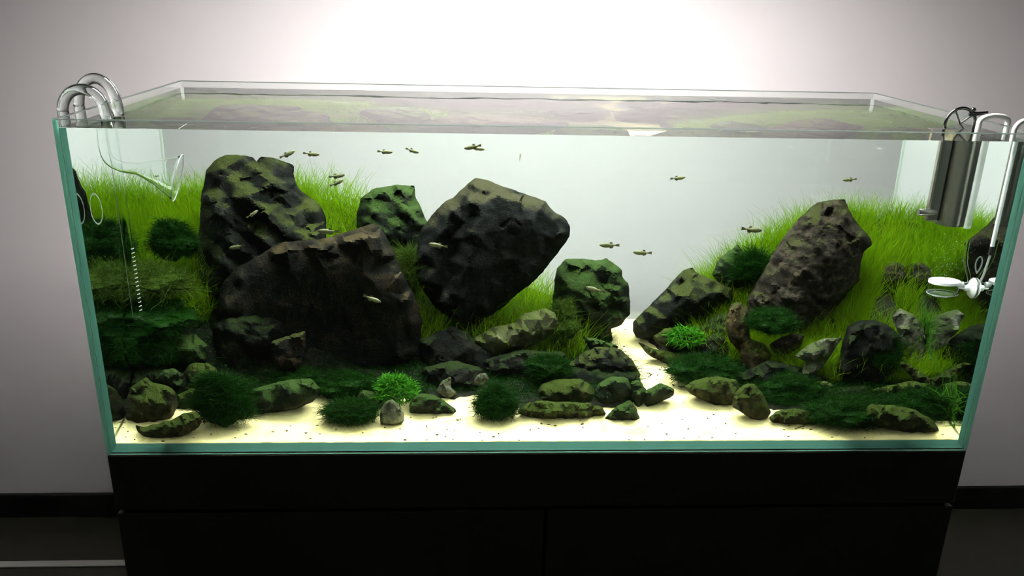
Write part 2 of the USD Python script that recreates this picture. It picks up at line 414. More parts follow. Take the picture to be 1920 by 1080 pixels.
obj('arris', cat(box(-TX + G, TX - G, TD - a, TD, TH - a, TH + .0002), box(-TX + G, TX - G, TD - G, TD - G + a, TH - a, TH + .0002)), M['arris'], pb)
for p_, x0, x1 in ((pl, -TX, -TX + G), (pr, TX - G, TX)):
    obj('arris', cat(box(x0, x0 + a, 0, TD, TH - a, TH + .0002), box(x1 - a, x1, 0, TD, TH - a, TH + .0002)), M['arris'], p_)

# water: sides and base one part, surface another, together a closed body
water = thing('water', 'clear still water filling the glass aquarium to near the rim', 'water')
wb = box(-WX, WX, WY0, WY1, .0008, WZ)
keep = wb.triangles_center[:, 2] < WZ - 1e-6
obj('water_body', trimesh.Trimesh(wb.vertices, wb.faces[keep], process=False), M['water_side'], water)
nx, ny = 120, 44
gx, gy = np.meshgrid(np.linspace(-WX, WX, nx), np.linspace(WY0, WY1, ny))
idx = np.arange(nx * ny).reshape(ny, nx)
GF = np.vstack([np.stack([idx[:-1, :-1], idx[:-1, 1:], idx[1:, 1:]], -1).reshape(-1, 3), np.stack([idx[:-1, :-1], idx[1:, 1:], idx[1:, :-1]], -1).reshape(-1, 3)])
obj('water_surface', (np.stack([gx.ravel(), gy.ravel(), np.full(gx.size, WZ)], 1), GF), M['water_top'], water, smooth=True)


# ------------------------------------------------------------------ substrate
def height_mesh(zf, nx, ny, base):
    gx, gy = np.meshgrid(np.linspace(-WX + .0006, WX - .0006, nx), np.linspace(WY0 + .0054, WY1 - .0006, ny))
    z = zf(gx, gy)
    v = np.vstack([np.stack([gx, gy, z], -1).reshape(-1, 3), np.stack([gx, gy, np.full(gx.shape, base)], -1).reshape(-1, 3)])
    idx = np.arange(nx * ny).reshape(ny, nx)
    f = np.vstack([np.stack([idx[:-1, :-1], idx[:-1, 1:], idx[1:, 1:]], -1).reshape(-1, 3), np.stack([idx[:-1, :-1], idx[1:, 1:], idx[1:, :-1]], -1).reshape(-1, 3)])
    N = nx * ny
    rim = np.concatenate([idx[0, :], idx[1:, -1], idx[-1, -2::-1], idx[-2:0:-1, 0]])
    r2 = np.roll(rim, -1)
    side = np.vstack([np.stack([rim, rim + N, r2 + N], 1), np.stack([rim, r2 + N, r2], 1)])
    return v, np.vstack([f, side, f[:, ::-1] + N])


def sand_h(x, y):
    p = np.stack([x, y, 0 * x], -1)
    return sand_z(y) + .004 * (meshkit.fbm(p * 14, 3, 3) - .5) * sstep((y - .02) / .05) + .0018 * (meshkit.fbm(p * 120, 2, 5) - .5)


def soil_h(x, y):
    p = np.stack([x, y, 0 * x], -1)
    return np.where(soil_z(x, y) > sand_z(y) - .004, soil_z(x, y) + .012 * (meshkit.fbm(p * 18, 4, 9) - .5), .0125)


obj('sand_bed', height_mesh(sand_h, 420, 160, .0088), M['sand'], smooth=True, label='pale cream sand bed with a path winding to the back', cat='sand', kind='stuff')
obj('soil_mounds', height_mesh(soil_h, 300, 120, .0095), M['soil'], smooth=True, label='dark brown soil banked up on both sides under the plants', cat='soil', kind='stuff')


# ------------------------------------------------------------------ stones
def chaikin(p, n=1):
    for _ in range(n):
        q = np.roll(p, -1, 0)
        p = np.stack([.92 * p + .08 * q, .08 * p + .92 * q], 1).reshape(-1, 2)
    return p


def rock(name, label, outline, thick, matname, y=None, ctrl=(), back=None, seed=0, amp=.0022, strata=None, spacing=.0034, n_auto=None, lean=0.0, group=None, rough=1.4, cat_='stone', chip=1.0):
    """A stone seen in the photograph with this outline (pixels), standing at depth y: the front swells towards us in facets, the back is rounded.
    ctrl: (px, py, dy) creases of the front; lean: how much further forward the upper part stands than the lower part."""
    r = np.random.default_rng(1000 + seed)
    P = chaikin(np.array(outline, float))
    poly = Polygon(P).buffer(0)
    if poly.geom_type != 'Polygon':
        poly = max(poly.geoms, key=lambda g: g.area)
    low = P[np.argmax(P[:, 1])]
    if y is None:
        y = ground_depth(low[0], low[1]) + .35 * thick
    y = min(y, WY1 - .02)
    c = np.array(poly.centroid.coords[0])
    s = np.linalg.norm(at(c[0] + 1, c[1], y) - at(c[0], c[1], y))
    sp = max(spacing / s, 2.2)
    ring = np.array([poly.exterior.interpolate(d).coords[0] for d in np.arange(0, poly.exterior.length, sp)])
    k3 = np.stack([ring[:, 0] * .06, ring[:, 1] * .06, np.full(len(ring), seed * 3.7)], 1)
    ring = ring + rough * np.stack([meshkit.fbm(k3 * 2, 3, 1) - .5, meshkit.fbm(k3 * 2, 3, 2) - .5], 1) * 3
    poly = Polygon(ring).buffer(0)
    if poly.geom_type != 'Polygon':
        poly = max(poly.geoms, key=lambda g: g.area)
    x0, y0, x1, y1 = poly.bounds
    gx, gy = np.meshgrid(np.arange(x0, x1, sp), np.arange(y0, y1, sp * .87))
    gx[1::2] += sp / 2
    g = np.stack([gx.ravel(), gy.ravel()], 1) + r.uniform(-.22, .22, (gx.size, 2)) * sp
    pts = shapely.points(g)
    d = shapely.distance(poly.exterior, pts)
    ok = shapely.contains(poly, pts) & (d > .55 * sp)
    g, d = g[ok], d[ok]
    nb = len(ring)
    A = np.vstack([ring, g])
    D = np.concatenate([np.zeros(nb), d])
    tri = Delaunay(A).simplices
    cen = A[tri].mean(1)
    tri = tri[shapely.contains(poly, shapely.points(cen))]
    e1, e2 = A[tri[:, 1]] - A[tri[:, 0]], A[tri[:, 2]] - A[tri[:, 0]]
    area = e1[:, 0] * e2[:, 1] - e1[:, 1] * e2[:, 0]
    tri = np.where((area < 0)[:, None], tri, tri[:, ::-1])          # counter-clockwise as seen (pixel y runs down)
    dmax = max(D.max(), 1e-6)
    # control heights
    cp, ch = [ring], [np.zeros(nb)]
    n_auto = (9 if len(ctrl) == 0 else 0) if n_auto is None else n_auto
    inner = poly.buffer(-.14 * dmax)
    if inner.geom_type == 'Polygon' and not inner.is_empty:
        q = np.array([inner.exterior.interpolate(t, normalized=True).coords[0] for t in np.arange(0, 1, 1 / 15)])
        cp.append(q)
        ch.append(thick * .48 * r.uniform(.7, 1.25, len(q)))
    if n_auto and len(g):
        sel, dist = [int(np.argmax(d))], None
        for _ in range(n_auto - 1):
            dd = np.linalg.norm(g - g[sel[-1]], axis=1)
            dist = dd if dist is None else np.minimum(dist, dd)
            sel.append(int(np.argmax(dist * (d > .25 * dmax) * r.uniform(.7, 1, len(g)))))
        t = d[sel] / dmax
        cp.append(g[sel])
        ch.append(thick * np.sqrt(1 - (1 - np.clip(t, 0, 1)) ** 2) * r.uniform(.72, 1.08, len(sel)))
    if len(ctrl):
        ca = np.array(ctrl, float)
        cp.append(ca[:, :2])
        ch.append(ca[:, 2])
    base = LinearNDInterpolator(np.vstack(cp), np.concatenate(ch), fill_value=0)
    # chips: small facets on top of the large ones
    far = np.flatnonzero(D > .10 * dmax)
    if len(far) > 20:
        k = r.choice(far, min(len(far) // 6, int(14 + len(far) / 26)), replace=False)
        cp.append(A[k])
        ch.append(base(A[k]) + r.normal(size=len(k)) * chip * (.0008 + .030 * thick) * (1 + 120 * amp))
    h = LinearNDInterpolator(np.vstack(cp), np.concatenate(ch), fill_value=0)(A)
    h[:nb] = 0
    if lean:
        h = h + lean * (np.clip((P[:, 1].mean() - A[:, 1]) / (y1 - y0), -.5, .5)) * np.clip(D / (.3 * dmax), 0, 1)
    bk = (thick * .8 if back is None else back) * np.sqrt(np.clip(1 - (1 - D / dmax) ** 2, 0, 1))
    V1 = at(A[:, 0], A[:, 1], np.maximum(y - h, WY0 + .001))
    V2 = at(A[nb:, 0], A[nb:, 1], np.minimum(y + bk[nb:], WY1 - .001))
    n1 = len(A)
    tb = np.where(tri >= nb, tri + n1 - nb, tri)[:, ::-1]
    V, F = np.vstack([V1, V2]), np.vstack([tri, tb])
    mesh = trimesh.Trimesh(V, F, process=False)
    nrm = mesh.vertex_normals.copy()
    fade = np.clip(np.concatenate([D, D[nb:]]) / (.12 * dmax + 3), .15, 1)
    nz = (meshkit.fbm(V * 60 + seed, 3, seed) - .5) * .7 + (np.abs(meshkit.fbm(V * 150 + seed, 3, seed + 5) - .5) * -2.4 + .35) * .55
    disp = amp * nz
    if strata:
        dx, dy_, dz, freq, sa = strata
        warp = meshkit.fbm(V * 22, 3, seed + 11) * 2.2
        ph = (V @ np.array([dx, dy_, dz])) * freq + warp * 2.2
        disp = disp + sa * (np.abs(((ph / np.pi) % 2) - 1) * 2 - 1) * (.35 + 1.1 * meshkit.fbm(V * 16, 2, seed + 21))
    V = V + nrm * (disp * fade)[:, None]
    V[:, 0] = np.clip(V[:, 0], -WX + .001, WX - .001)
    V[:, 1] = np.clip(V[:, 1], WY0 + .001, WY1 - .001)
    V[:, 2] = np.clip(V[:, 2], .0095, WZ - .002)
    return obj(name, (V, F), M[matname], smooth=22, label=label, cat=cat_, group=group)


S = 'stone'
rock('peaked_stone', 'tall dark peaked stone at the left, its crown filmed with green algae',
     [(377, 371), (386, 321), (407, 296), (429, 290), (471, 293), (482, 303), (487, 294), (498, 294), (516, 297), (541, 306), (552, 311), (550, 327), (560, 354), (599, 382), (611, 407), (612, 450), (640, 520), (640, 680), (360, 700), (352, 600), (362, 510), (374, 427)],
     .06, 'slate', y=.31, seed=1, back=.05, strata=(.55, .1, .75, 190, .0042), amp=.003,
     ctrl=[(382, 376, .030), (405, 378, .052), (450, 372, .060), (493, 354, .050), (430, 330, .022), (480, 325, .024), (525, 330, .022), (405, 330, .018), (400, 400, .068), (455, 388, .050), (430, 430, .062), (470, 420, .045), (500, 400, .055), (520, 380, .038), (560, 400, .034),
           (535, 420, .055), (575, 420, .03), (590, 440, .045), (420, 480, .070), (470, 500, .058), (500, 470, .058), (560, 470, .06), (400, 560, .05), (470, 580, .04), (560, 560, .04), (590, 520, .035), (600, 640, .02), (420, 660, .02), (500, 650, .02)])
rock('block_stone', 'blocky dark stone with a flat brown top edge, in front of the tall peaked stone',
     [(440, 505), (500, 470), (527, 454), (554, 452), (599, 449), (638, 438), (670, 428), (696, 420), (710, 424), (721, 438), (735, 465), (754, 510), (777, 555), (792, 600), (785, 660), (740, 700), (690, 705), (560, 700), (480, 690), (420, 650), (405, 590), (415, 535)],
     .06, 'block', y=.235, seed=2, back=.06, amp=.0026, chip=.6,
     ctrl=[(455, 530, .02), (470, 600, .025), (450, 640, .02), (515, 476, .040), (540, 470, .055), (582, 463, .062), (620, 460, .06), (649, 455, .066), (693, 443, .06), (712, 446, .045), (728, 480, .045), (748, 520, .042), (765, 560, .035), (600, 500, .055), (680, 500, .062), (560, 530, .048), (640, 560, .042), (720, 560, .045), (530, 600, .03), (620, 640, .015), (720, 640, .012), (760, 620, .015)])
rock('small_back_stone', 'small mossy stone between the bright grass and the large leaning stone',
     [(671, 393), (679, 368), (704, 352), (743, 347), (777, 348), (780, 371), (793, 399), (803, 420), (806, 500), (740, 520), (690, 460), (667, 425)],
     .045, 'slate_green', y=.37, seed=3, strata=(.5, .2, .8, 260, .0018),
     ctrl=[(700, 372, .02), (740, 362, .016), (762, 372, .03), (700, 400, .038), (740, 400, .034), (765, 395, .045), (780, 420, .04), (720, 440, .045), (760, 450, .042)])
rock('leaning_stone', 'large dark smooth-faced stone leaning right with a pointed shoulder, centre left',
     [(891, 333), (909, 336), (933, 346), (971, 359), (1007, 371), (1024, 378), (1033, 392), (1060, 410), (1069, 424), (1069, 442), (1048, 472), (1007, 522), (965, 555), (947, 574), (906, 600), (888, 622), (864, 612), (814, 575), (784, 531), (779, 501), (784, 442), (808, 404), (835, 377), (850, 371), (870, 350)],
     .07, 'slate_bare', y=.29, seed=4, back=.05, amp=.0016, chip=.4,
     ctrl=[(888, 346, .030), (880, 380, .070), (897, 384, .070), (886, 440, .078), (902, 440, .074), (880, 500, .072), (895, 505, .066), (870, 560, .050),
           (864, 385, .040), (861, 420, .038), (855, 470, .036), (850, 515, .030), (846, 395, .046), (835, 430, .046), (815, 455, .030), (820, 500, .030), (830, 545, .026),
           (906, 356, .050), (935, 366, .050), (975, 376, .047), (1012, 390, .040), (1034, 412, .030), (1050, 430, .020), (930, 400, .058), (930, 450, .056), (975, 415, .054), (1005, 430, .048),
           (1007, 452, .044), (960, 480, .046), (925, 500, .050), (950, 525, .036), (925, 560, .028), (895, 570, .040), (880, 595, .022)])
rock('cleft_stone', 'mossy green stone left of where the sand path meets the back wall',
     [(1042, 520), (1045, 501), (1060, 486), (1090, 485), (1128, 488), (1138, 483), (1152, 495), (1166, 507), (1168, 522), (1178, 531), (1181, 552), (1181, 590), (1166, 608), (1145, 618), (1150, 640), (1100, 646), (1060, 635), (1036, 600), (1036, 555)],
     .05, 'slate_green', y=.345, seed=5, amp=.0035, strata=(.3, .3, .9, 160, .002),
     ctrl=[(1070, 505, .022), (1115, 508, .026), (1145, 515, .018), (1065, 535, .045), (1105, 530, .042), (1130, 540, .022), (1150, 545, .034), (1125, 565, .04), (1150, 575, .022), (1090, 570, .05), (1060, 580, .045), (1165, 580, .022), (1120, 600, .034), (1080, 610, .03)])
rock('pale_stone', 'pale olive smooth stone lying under the large leaning stone',
     [(885, 635), (926, 612), (965, 606), (982, 588), (1022, 578), (1041, 586), (1047, 607), (1030, 632), (1001, 648), (947, 664), (926, 672), (900, 664)], .04, 'pale', y=.25, seed=6, amp=.0018,
     ctrl=[(1010, 600, .03), (975, 620, .036), (930, 632, .03), (1000, 628, .034), (950, 645, .03), (910, 645, .02)])
# the heap of stones in the middle
rock('heap_stone', 'topmost rounded dark stone of the heap beside the sand path', [(1061, 685), (1092, 662), (1116, 651), (1150, 651), (1165, 656), (1186, 677), (1202, 701), (1199, 710), (1165, 714), (1118, 712), (1070, 708)], .04, 'slate', y=.215, seed=7, amp=.0022, strata=(.2, .1, 1, 300, .0012),
     ctrl=[(1095, 672, .022), (1125, 664, .022), (1155, 668, .02), (1130, 682, .034), (1165, 690, .028), (1100, 690, .03)])
rock('heap_stone', 'thin leaf-shaped green stone on top of the middle heap', [(1092, 632), (1116, 634), (1145, 643), (1162, 652), (1140, 658), (1105, 655)], .018, 'slate_green', y=.25, seed=8, amp=.001, n_auto=4)
rock('heap_stone', 'rounded stone with an olive right shoulder in the middle of the heap', [(1009, 735), (1014, 721), (1040, 711), (1087, 710), (1108, 721), (1122, 747), (1103, 762), (1040, 764), (1006, 758)], .035, 'olive', y=.142, seed=9, amp=.0022,
     ctrl=[(1035, 726, .025), (1075, 722, .028), (1100, 735, .028), (1060, 740, .04), (1030, 745, .032)])
rock('heap_stone', 'wide layered dark stone at the sandy front foot of the heap', [(970, 775), (978, 760), (1009, 751), (1051, 753), (1105, 755), (1131, 763), (1136, 778), (1092, 787), (1040, 788), (1001, 786)], .03, 'olive', seed=10, amp=.0018, strata=(.05, .1, 1, 520, .0016))
rock('heap_stone', 'grey green stone in the right of the heap above the triangular one', [(1114, 735), (1120, 720), (1145, 705), (1176, 708), (1188, 737), (1168, 755), (1139, 768), (1120, 762)], .03, 'slate_green', y=.132, seed=11, amp=.0018)
rock('heap_stone', 'narrow upright dark stone at the right end of the heap', [(1181, 716), (1200, 713), (1213, 732), (1209, 753), (1197, 768), (1186, 750)], .022, 'slate_green', y=.12, seed=12, amp=.0014, n_auto=5)
rock('heap_stone', 'small triangular green stone standing on sand at the heap foot', [(1131, 787), (1150, 766), (1181, 749), (1194, 766), (1200, 785), (1191, 790), (1157, 790)], .022, 'slate_green', seed=13, amp=.0014, n_auto=6)
rock('heap_stone', 'flat mossy stone jutting onto the sand path right of the heap', [(1205, 735), (1238, 718), (1264, 729), (1263, 742), (1236, 755), (1212, 766), (1205, 752)], .02, 'slate_green', seed=14, amp=.0014, n_auto=6)
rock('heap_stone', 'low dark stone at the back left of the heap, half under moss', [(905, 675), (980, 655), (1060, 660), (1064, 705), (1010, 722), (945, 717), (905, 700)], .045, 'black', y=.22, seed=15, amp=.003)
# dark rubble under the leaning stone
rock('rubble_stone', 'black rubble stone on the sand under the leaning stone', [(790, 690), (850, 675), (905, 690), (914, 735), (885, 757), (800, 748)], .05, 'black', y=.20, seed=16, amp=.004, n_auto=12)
rock('rubble_stone', 'pale angular chip on the black rubble stone', [(818, 735), (830, 712), (848, 706), (845, 725), (860, 738), (840, 748)], .016, 'grey', y=.142, seed=17, amp=.001, n_auto=4)
rock('rubble_stone', 'small pale knob right of the angular chip on the rubble', [(888, 718), (893, 703), (910, 699), (918, 710), (903, 723)], .014, 'grey', y=.150, seed=18, amp=.001, n_auto=4)
rock('rubble_stone', 'dark hollow stone at the foot of the peaked stone, left', [(398, 610), (430, 590), (470, 583), (520, 590), (545, 612), (540, 655), (500, 700), (430, 705), (400, 670)], .05, 'black', y=.225, seed=19, amp=.005, n_auto=14, strata=(.6, .2, .6, 180, .003))
rock('rubble_stone', 'dull brown upright slab at the foot of the block stone', [(508, 640), (545, 628), (572, 620), (574, 650), (560, 695), (520, 698), (505, 672)], .025, 'rust', y=.165, seed=20, amp=.0016, n_auto=5)
# front left
rock('front_stone', 'brown boulder resting on a flat stone in the front left corner', [(231, 767), (238, 746), (246, 725), (274, 706), (284, 717), (316, 723), (331, 736), (333, 759), (326, 780), (290, 797), (258, 799), (236, 790)], .04, 'olive', y=.085, seed=21, amp=.0026,
     ctrl=[(255, 735, .014), (275, 722, .012), (300, 735, .022), (320, 745, .022), (262, 752, .034), (295, 755, .038), (320, 762, .024), (250, 775, .028), (290, 780, .026)])
rock('front_stone', 'flat olive stone under the brown boulder at front left', [(253, 797), (270, 800), (300, 794), (325, 785), (345, 774), (370, 773), (379, 785), (374, 800), (350, 815), (315, 824), (275, 821), (258, 809)], .024, 'olive', seed=22, amp=.0016, lean=.004)
rock('front_stone', 'small bright mossy stone behind the brown boulder', [(285, 715), (305, 694), (326, 690), (341, 702), (341, 728), (316, 728)], .02, 'slate_green', y=.14, seed=23, amp=.002, n_auto=5)
rock('front_stone', 'ridged olive stone between the brown boulder and the big front moss', [(343, 700), (357, 681), (388, 680), (406, 689), (410, 712), (393, 730), (367, 732), (350, 722)], .03, 'olive', y=.165, seed=24, amp=.003, strata=(.1, .1, 1, 420, .0015))
rock('front_stone', 'low stone tucked right behind the flat olive stone', [(333, 740), (360, 728), (392, 735), (388, 772), (350, 780), (333, 768)], .022, 'olive', y=.125, seed=25, amp=.003, n_auto=6)
rock('front_stone', 'mossy stone under the glass intake pipe', [(308, 640), (326, 629), (367, 627), (389, 647), (388, 680), (357, 690), (320, 685)], .03, 'slate_green', y=.20, seed=26, amp=.0025)
rock('front_stone', 'long flat mossy stone on the sand below the block stone', [(443, 768), (450, 735), (500, 722), (545, 711), (582, 709), (602, 728), (590, 752), (560, 766), (500, 776), (458, 781)], .032, 'slate_green', seed=27, amp=.003, strata=(.3, .1, 1, 260, .0016))
rock('front_stone', 'wedge of green stone behind the moss ball', [(666, 745), (680, 731), (702, 734), (714, 747), (706, 770), (678, 770)], .018, 'slate_green', y=.125, seed=28, amp=.0015, n_auto=4)
rock('front_stone', 'small pitted grey stone standing alone on the front sand', [(712, 784), (713, 767), (724, 752), (736, 748), (748, 760), (757, 773), (757, 793), (736, 799), (714, 796)], .018, 'grey', seed=29, amp=.0026, n_auto=6)
rock('front_stone', 'flat striped green stone right of the small grey stone', [(766, 760), (774, 745), (790, 738), (815, 741), (838, 755), (856, 769), (850, 778), (800, 778), (768, 774)], .022, 'slate_green', seed=30, amp=.0014, strata=(.3, .1, 1, 420, .0014))
# right bank
rock('bank_stone', 'dark stone with a snout pointing down to the sand path, right bank', [(1186, 604), (1205, 586), (1232, 559), (1250, 541), (1264, 524), (1282, 506), (1297, 501), (1306, 512), (1330, 521), (1353, 533), (1378, 545), (1376, 562), (1350, 580), (1335, 600), (1290, 618), (1244, 628), (1217, 638), (1193, 634), (1187, 619)], .055, 'slate', y=.345, seed=31, amp=.0016, chip=.5,
     ctrl=[(1205, 605, .02), (1230, 580, .022), (1258, 552, .02), (1285, 525, .018), (1300, 522, .026), (1265, 555, .05), (1290, 560, .056), (1330, 552, .052), (1355, 550, .03), (1320, 535, .034), (1300, 580, .048), (1250, 600, .045), (1215, 618, .026), (1330, 575, .04)])
rock('bank_stone', 'mossy stone above the snouted stone on the right bank', [(1335, 515), (1344, 491), (1362, 473), (1383, 458), (1392, 470), (1407, 482), (1432, 494), (1425, 530), (1395, 550), (1370, 550), (1350, 535)], .04, 'slate_green', y=.375, seed=32, amp=.002)
rock('bank_stone', 'tall brown pitted stone standing in the grass on the right bank',
     [(1522, 387), (1537, 379), (1561, 374), (1584, 374), (1590, 390), (1602, 411), (1617, 429), (1632, 447), (1634, 460), (1620, 472), (1614, 488), (1611, 524), (1593, 547), (1576, 567), (1560, 590), (1540, 612), (1525, 630), (1496, 634), (1440, 630), (1405, 612), (1399, 565), (1419, 530), (1436, 500), (1451, 473), (1469, 444), (1496, 411)],
     .06, 'brown', y=.30, seed=33, back=.05, amp=.0055, strata=(.5, .3, .8, 420, .0007),
     ctrl=[(1530, 400, .02), (1565, 390, .014), (1585, 400, .024), (1540, 430, .045), (1575, 430, .045), (1605, 445, .03), (1480, 460, .035), (1510, 470, .055), (1560, 480, .062), (1598, 480, .034), (1450, 520, .04), (1490, 520, .058), (1540, 530, .062), (1585, 530, .034), (1430, 570, .04), (1480, 570, .06), (1530, 575, .052), (1440, 605, .034), (1500, 610, .04)])
rock('bank_stone', 'rough rust brown pillar stone left of the tall pitted stone', [(1358, 604), (1371, 570), (1388, 565), (1402, 580), (1405, 612), (1407, 636), (1431, 643), (1456, 669), (1440, 690), (1420, 708), (1394, 694), (1387, 662), (1366, 637)], .03, 'tan', y=.24, seed=34, amp=.004)
rock('bank_stone', 'brown wedge stone below the tall pitted stone', [(1441, 646), (1467, 630), (1493, 624), (1509, 630), (1500, 655), (1467, 668), (1448, 660)], .028, 'brown', y=.23, seed=35, amp=.0015, n_auto=5, lean=.015)
rock('bank_stone', 'grey green slanted slab with a forked lower edge', [(1488, 669), (1504, 655), (1525, 641), (1551, 634), (1580, 633), (1568, 650), (1551, 677), (1535, 697), (1506, 712), (1500, 700), (1512, 678)], .02, 'grey', y=.185, seed=36, amp=.0014, n_auto=4, lean=-.01)
rock('bank_stone', 'dark mossy rounded stone right of the slanted slab', [(1578, 645), (1591, 610), (1608, 601), (1636, 599), (1663, 606), (1688, 629), (1694, 666), (1682, 697), (1647, 728), (1608, 732), (1572, 724), (1562, 693), (1575, 666)], .055, 'black', y=.20, seed=37, amp=.0028)
rock('bank_stone', 'upright brown pitted stone beside the right glass wall', [(1672, 596), (1686, 577), (1716, 591), (1726, 607), (1747, 638), (1759, 666), (1755, 697), (1708, 694), (1696, 654), (1684, 624)], .03, 'grey', y=.225, seed=38, amp=.0036, strata=(.3, .2, .9, 320, .0012))
rock('bank_stone', 'thin diagonal slab under the upright pitted stone', [(1682, 680), (1699, 678), (1730, 699), (1755, 721), (1749, 732), (1716, 714)], .014, 'olive', y=.165, seed=39, amp=.0012, n_auto=4)
rock('bank_stone', 'flat pale slab in the front right, lying over a dark hollow', [(1625, 733), (1658, 724), (1708, 715), (1738, 718), (1740, 729), (1691, 740), (1655, 743)], .022, 'olive', y=.145, seed=40, amp=.0014, n_auto=5)
rock('bank_stone', 'small pale flat chip below the slanted slab', [(1525, 717), (1549, 714), (1566, 724), (1550, 731), (1530, 729)], .012, 'pale', y=.165, seed=41, amp=.001, n_auto=3)
rock('bank_stone', 'dark brown flat stone on the sand in the front right corner', [(1615, 778), (1630, 758), (1674, 760), (1716, 768), (1752, 790), (1762, 810), (1713, 815), (1674, 806), (1641, 800)], .032, 'olive', seed=42, amp=.002, strata=(.1, .1, 1, 420, .0012))
rock('bank_stone', 'low rounded mossy stone at the sand edge, right foreground', [(1442, 784), (1454, 771), (1488, 766), (1525, 770), (1539, 784), (1530, 799), (1486, 798), (1449, 793)], .026, 'olive', seed=43, amp=.0018, n_auto=7)
rock('bank_stone', 'slanted ridged stone pointing down onto the sand, right of the path', [(1373, 762), (1376, 737), (1394, 721), (1413, 718), (1433, 742), (1446, 774), (1437, 785), (1423, 791), (1402, 782)], .026, 'olive', seed=44, amp=.002, strata=(.8, .1, .5, 420, .0014))
rock('bank_stone', 'rounded olive stone at the inner bend of the sand path', [(1280, 727), (1301, 713), (1342, 705), (1384, 713), (1388, 740), (1372, 762), (1342, 762), (1310, 747)], .03, 'olive', seed=45, amp=.002)
rock('bank_stone', 'flat dark stone lying along the sand path under the snouted stone', [(1194, 640), (1225, 654), (1259, 660), (1292, 672), (1284, 685), (1251, 684), (1215, 666)], .018, 'olive', seed=46, amp=.0016, n_auto=5)
rock('bank_stone', 'round green stone carrying the bright little plant, right bank', [(1224, 632), (1246, 616), (1272, 614), (1308, 626), (1304, 650), (1258, 658), (1234, 648)], .025, 'olive', y=.29, seed=47, amp=.002, n_auto=6)
rock('bank_stone', 'dark low stone between the bright plant and the rust pillar', [(1303, 660), (1318, 632), (1352, 622), (1370, 645), (1372, 680), (1320, 690)], .03, 'black', y=.275, seed=48, amp=.002, n_auto=6)
rock('bank_stone', 'round brown stone sunk in the right grass slope', [(1648, 535), (1657, 500), (1675, 489), (1695, 496), (1708, 520), (1706, 548), (1690, 556), (1653, 556)], .026, 'brown', y=.345, seed=49, amp=.003)


# added dark filler stones standing in for black shadow in the heaps
rock('shadow_filler', 'added black filler stone standing in for the shadow inside the middle heap', [(955, 772), (985, 715), (1060, 690), (1130, 685), (1195, 700), (1216, 755), (1190, 778), (1080, 782)], .035, 'black', y=.195, seed=60, amp=.003)
rock('shadow_filler', 'added black filler stone for the shadow below the slanted slab, right bank', [(1380, 705), (1440, 675), (1510, 690), (1560, 715), (1548, 785), (1450, 780), (1400, 760)], .04, 'black', y=.19, seed=61, amp=.003)
rock('shadow_filler', 'added black filler stone for the dark shadow under the flat pale slab', [(1545, 730), (1620, 722), (1700, 735), (1765, 760), (1770, 800), (1650, 800), (1560, 785)], .035, 'black', y=.16, seed=62, amp=.003)
rock('shadow_filler', 'added dark filler stone for the shadow behind the brown boulder by the left glass', [(196, 735), (225, 700), (290, 690), (345, 700), (400, 740), (380, 785), (240, 790)], .035, 'black', y=.16, seed=63, amp=.003)
rock('shadow_filler', 'added black filler stone for the deep shadow under the block stone', [(430, 700), (520, 680), (640, 690), (740, 695), (800, 740), (780, 772), (600, 770), (450, 768)], .04, 'black', y=.205, seed=64, amp=.003)
rock('shadow_filler', 'added black filler stone for the deep shadow under the leaning stone', [(780, 640), (850, 610), (905, 640), (960, 690), (950, 740), (880, 745), (800, 720)], .04, 'black', y=.25, seed=65, amp=.003)
rock('shadow_filler', 'added dark filler stone for the shadow under the snouted stone on the right bank', [(1285, 625), (1340, 590), (1385, 580), (1400, 640), (1400, 700), (1340, 705), (1290, 680)], .035, 'black', y=.31, seed=66, amp=.003)


# ------------------------------------------------------------------ plants
def blades(root, dirs, length, width, bend, segs=4, seed=0, tip=.15):
    """Curved tapering ribbons from root points."""
    r = np.random.default_rng(seed)
    n = len(root)
    side = np.cross(dirs, r.normal(size=(n, 3)))
    side /= np.linalg.norm(side, axis=1, keepdims=True) + 1e-9
    b = r.normal(size=(n, 3)) * np.array([1, 1, .35])
    V = np.zeros((n, (segs + 1) * 2, 3))
    for k in range(segs + 1):
        t = k / segs
        c = root + dirs * (length * t)[:, None] + b * (bend * length * t * t)[:, None]
        w = width * (1 - (1 - tip) * t)
        V[:, 2 * k] = c - side * w[:, None] / 2
        V[:, 2 * k + 1] = c + side * w[:, None] / 2
    f = []
    for k in range(segs):
        f += [(2 * k, 2 * k + 1, 2 * k + 3), (2 * k, 2 * k + 3, 2 * k + 2)]
    F = (np.array(f)[None] + (np.arange(n) * (segs + 1) * 2)[:, None, None]).reshape(-1, 3)
    V = V.reshape(-1, 3)
    V[:, 0] = np.clip(V[:, 0], -WX + .0008, WX - .0008)
    V[:, 1] = np.clip(V[:, 1], WY0 + .0008, WY1 - .0008)
    V[:, 2] = np.minimum(V[:, 2], WZ - .003)
    return V, F


def grass(name, label, n, x0, x1, y0, y1, lo, hi, seed, matname='grass', dens=None, width=.0013):
    r = np.random.default_rng(seed)
    x, y = r.uniform(x0, x1, n * 2), r.uniform(y0, y1, n * 2)
    keep = (soil_z(x, y) > sand_z(y) + .005) & (meshkit.fbm(np.stack([x, y, 0 * x], 1) * 30, 2, seed) > .27)
    if dens is not None:
        keep &= dens(x, y)
    x, y = x[keep][:n], y[keep][:n]
    root = np.stack([x, y, soil_z(x, y) - .004], 1)
    d = r.normal(size=(len(x), 3)) * .22 + [0, -.05, 1]
    d /= np.linalg.norm(d, axis=1, keepdims=True)
    L = r.uniform(lo, hi, len(x)) * (.75 + .5 * meshkit.fbm(root * 14, 2, seed + 2))
    V, F = blades(root, d, L, np.full(len(x), width) * r.uniform(.7, 1.2, len(x)), .35, 4, seed)
    return obj(name, (V, F), M[matname], label=label, cat='grass', kind='stuff')


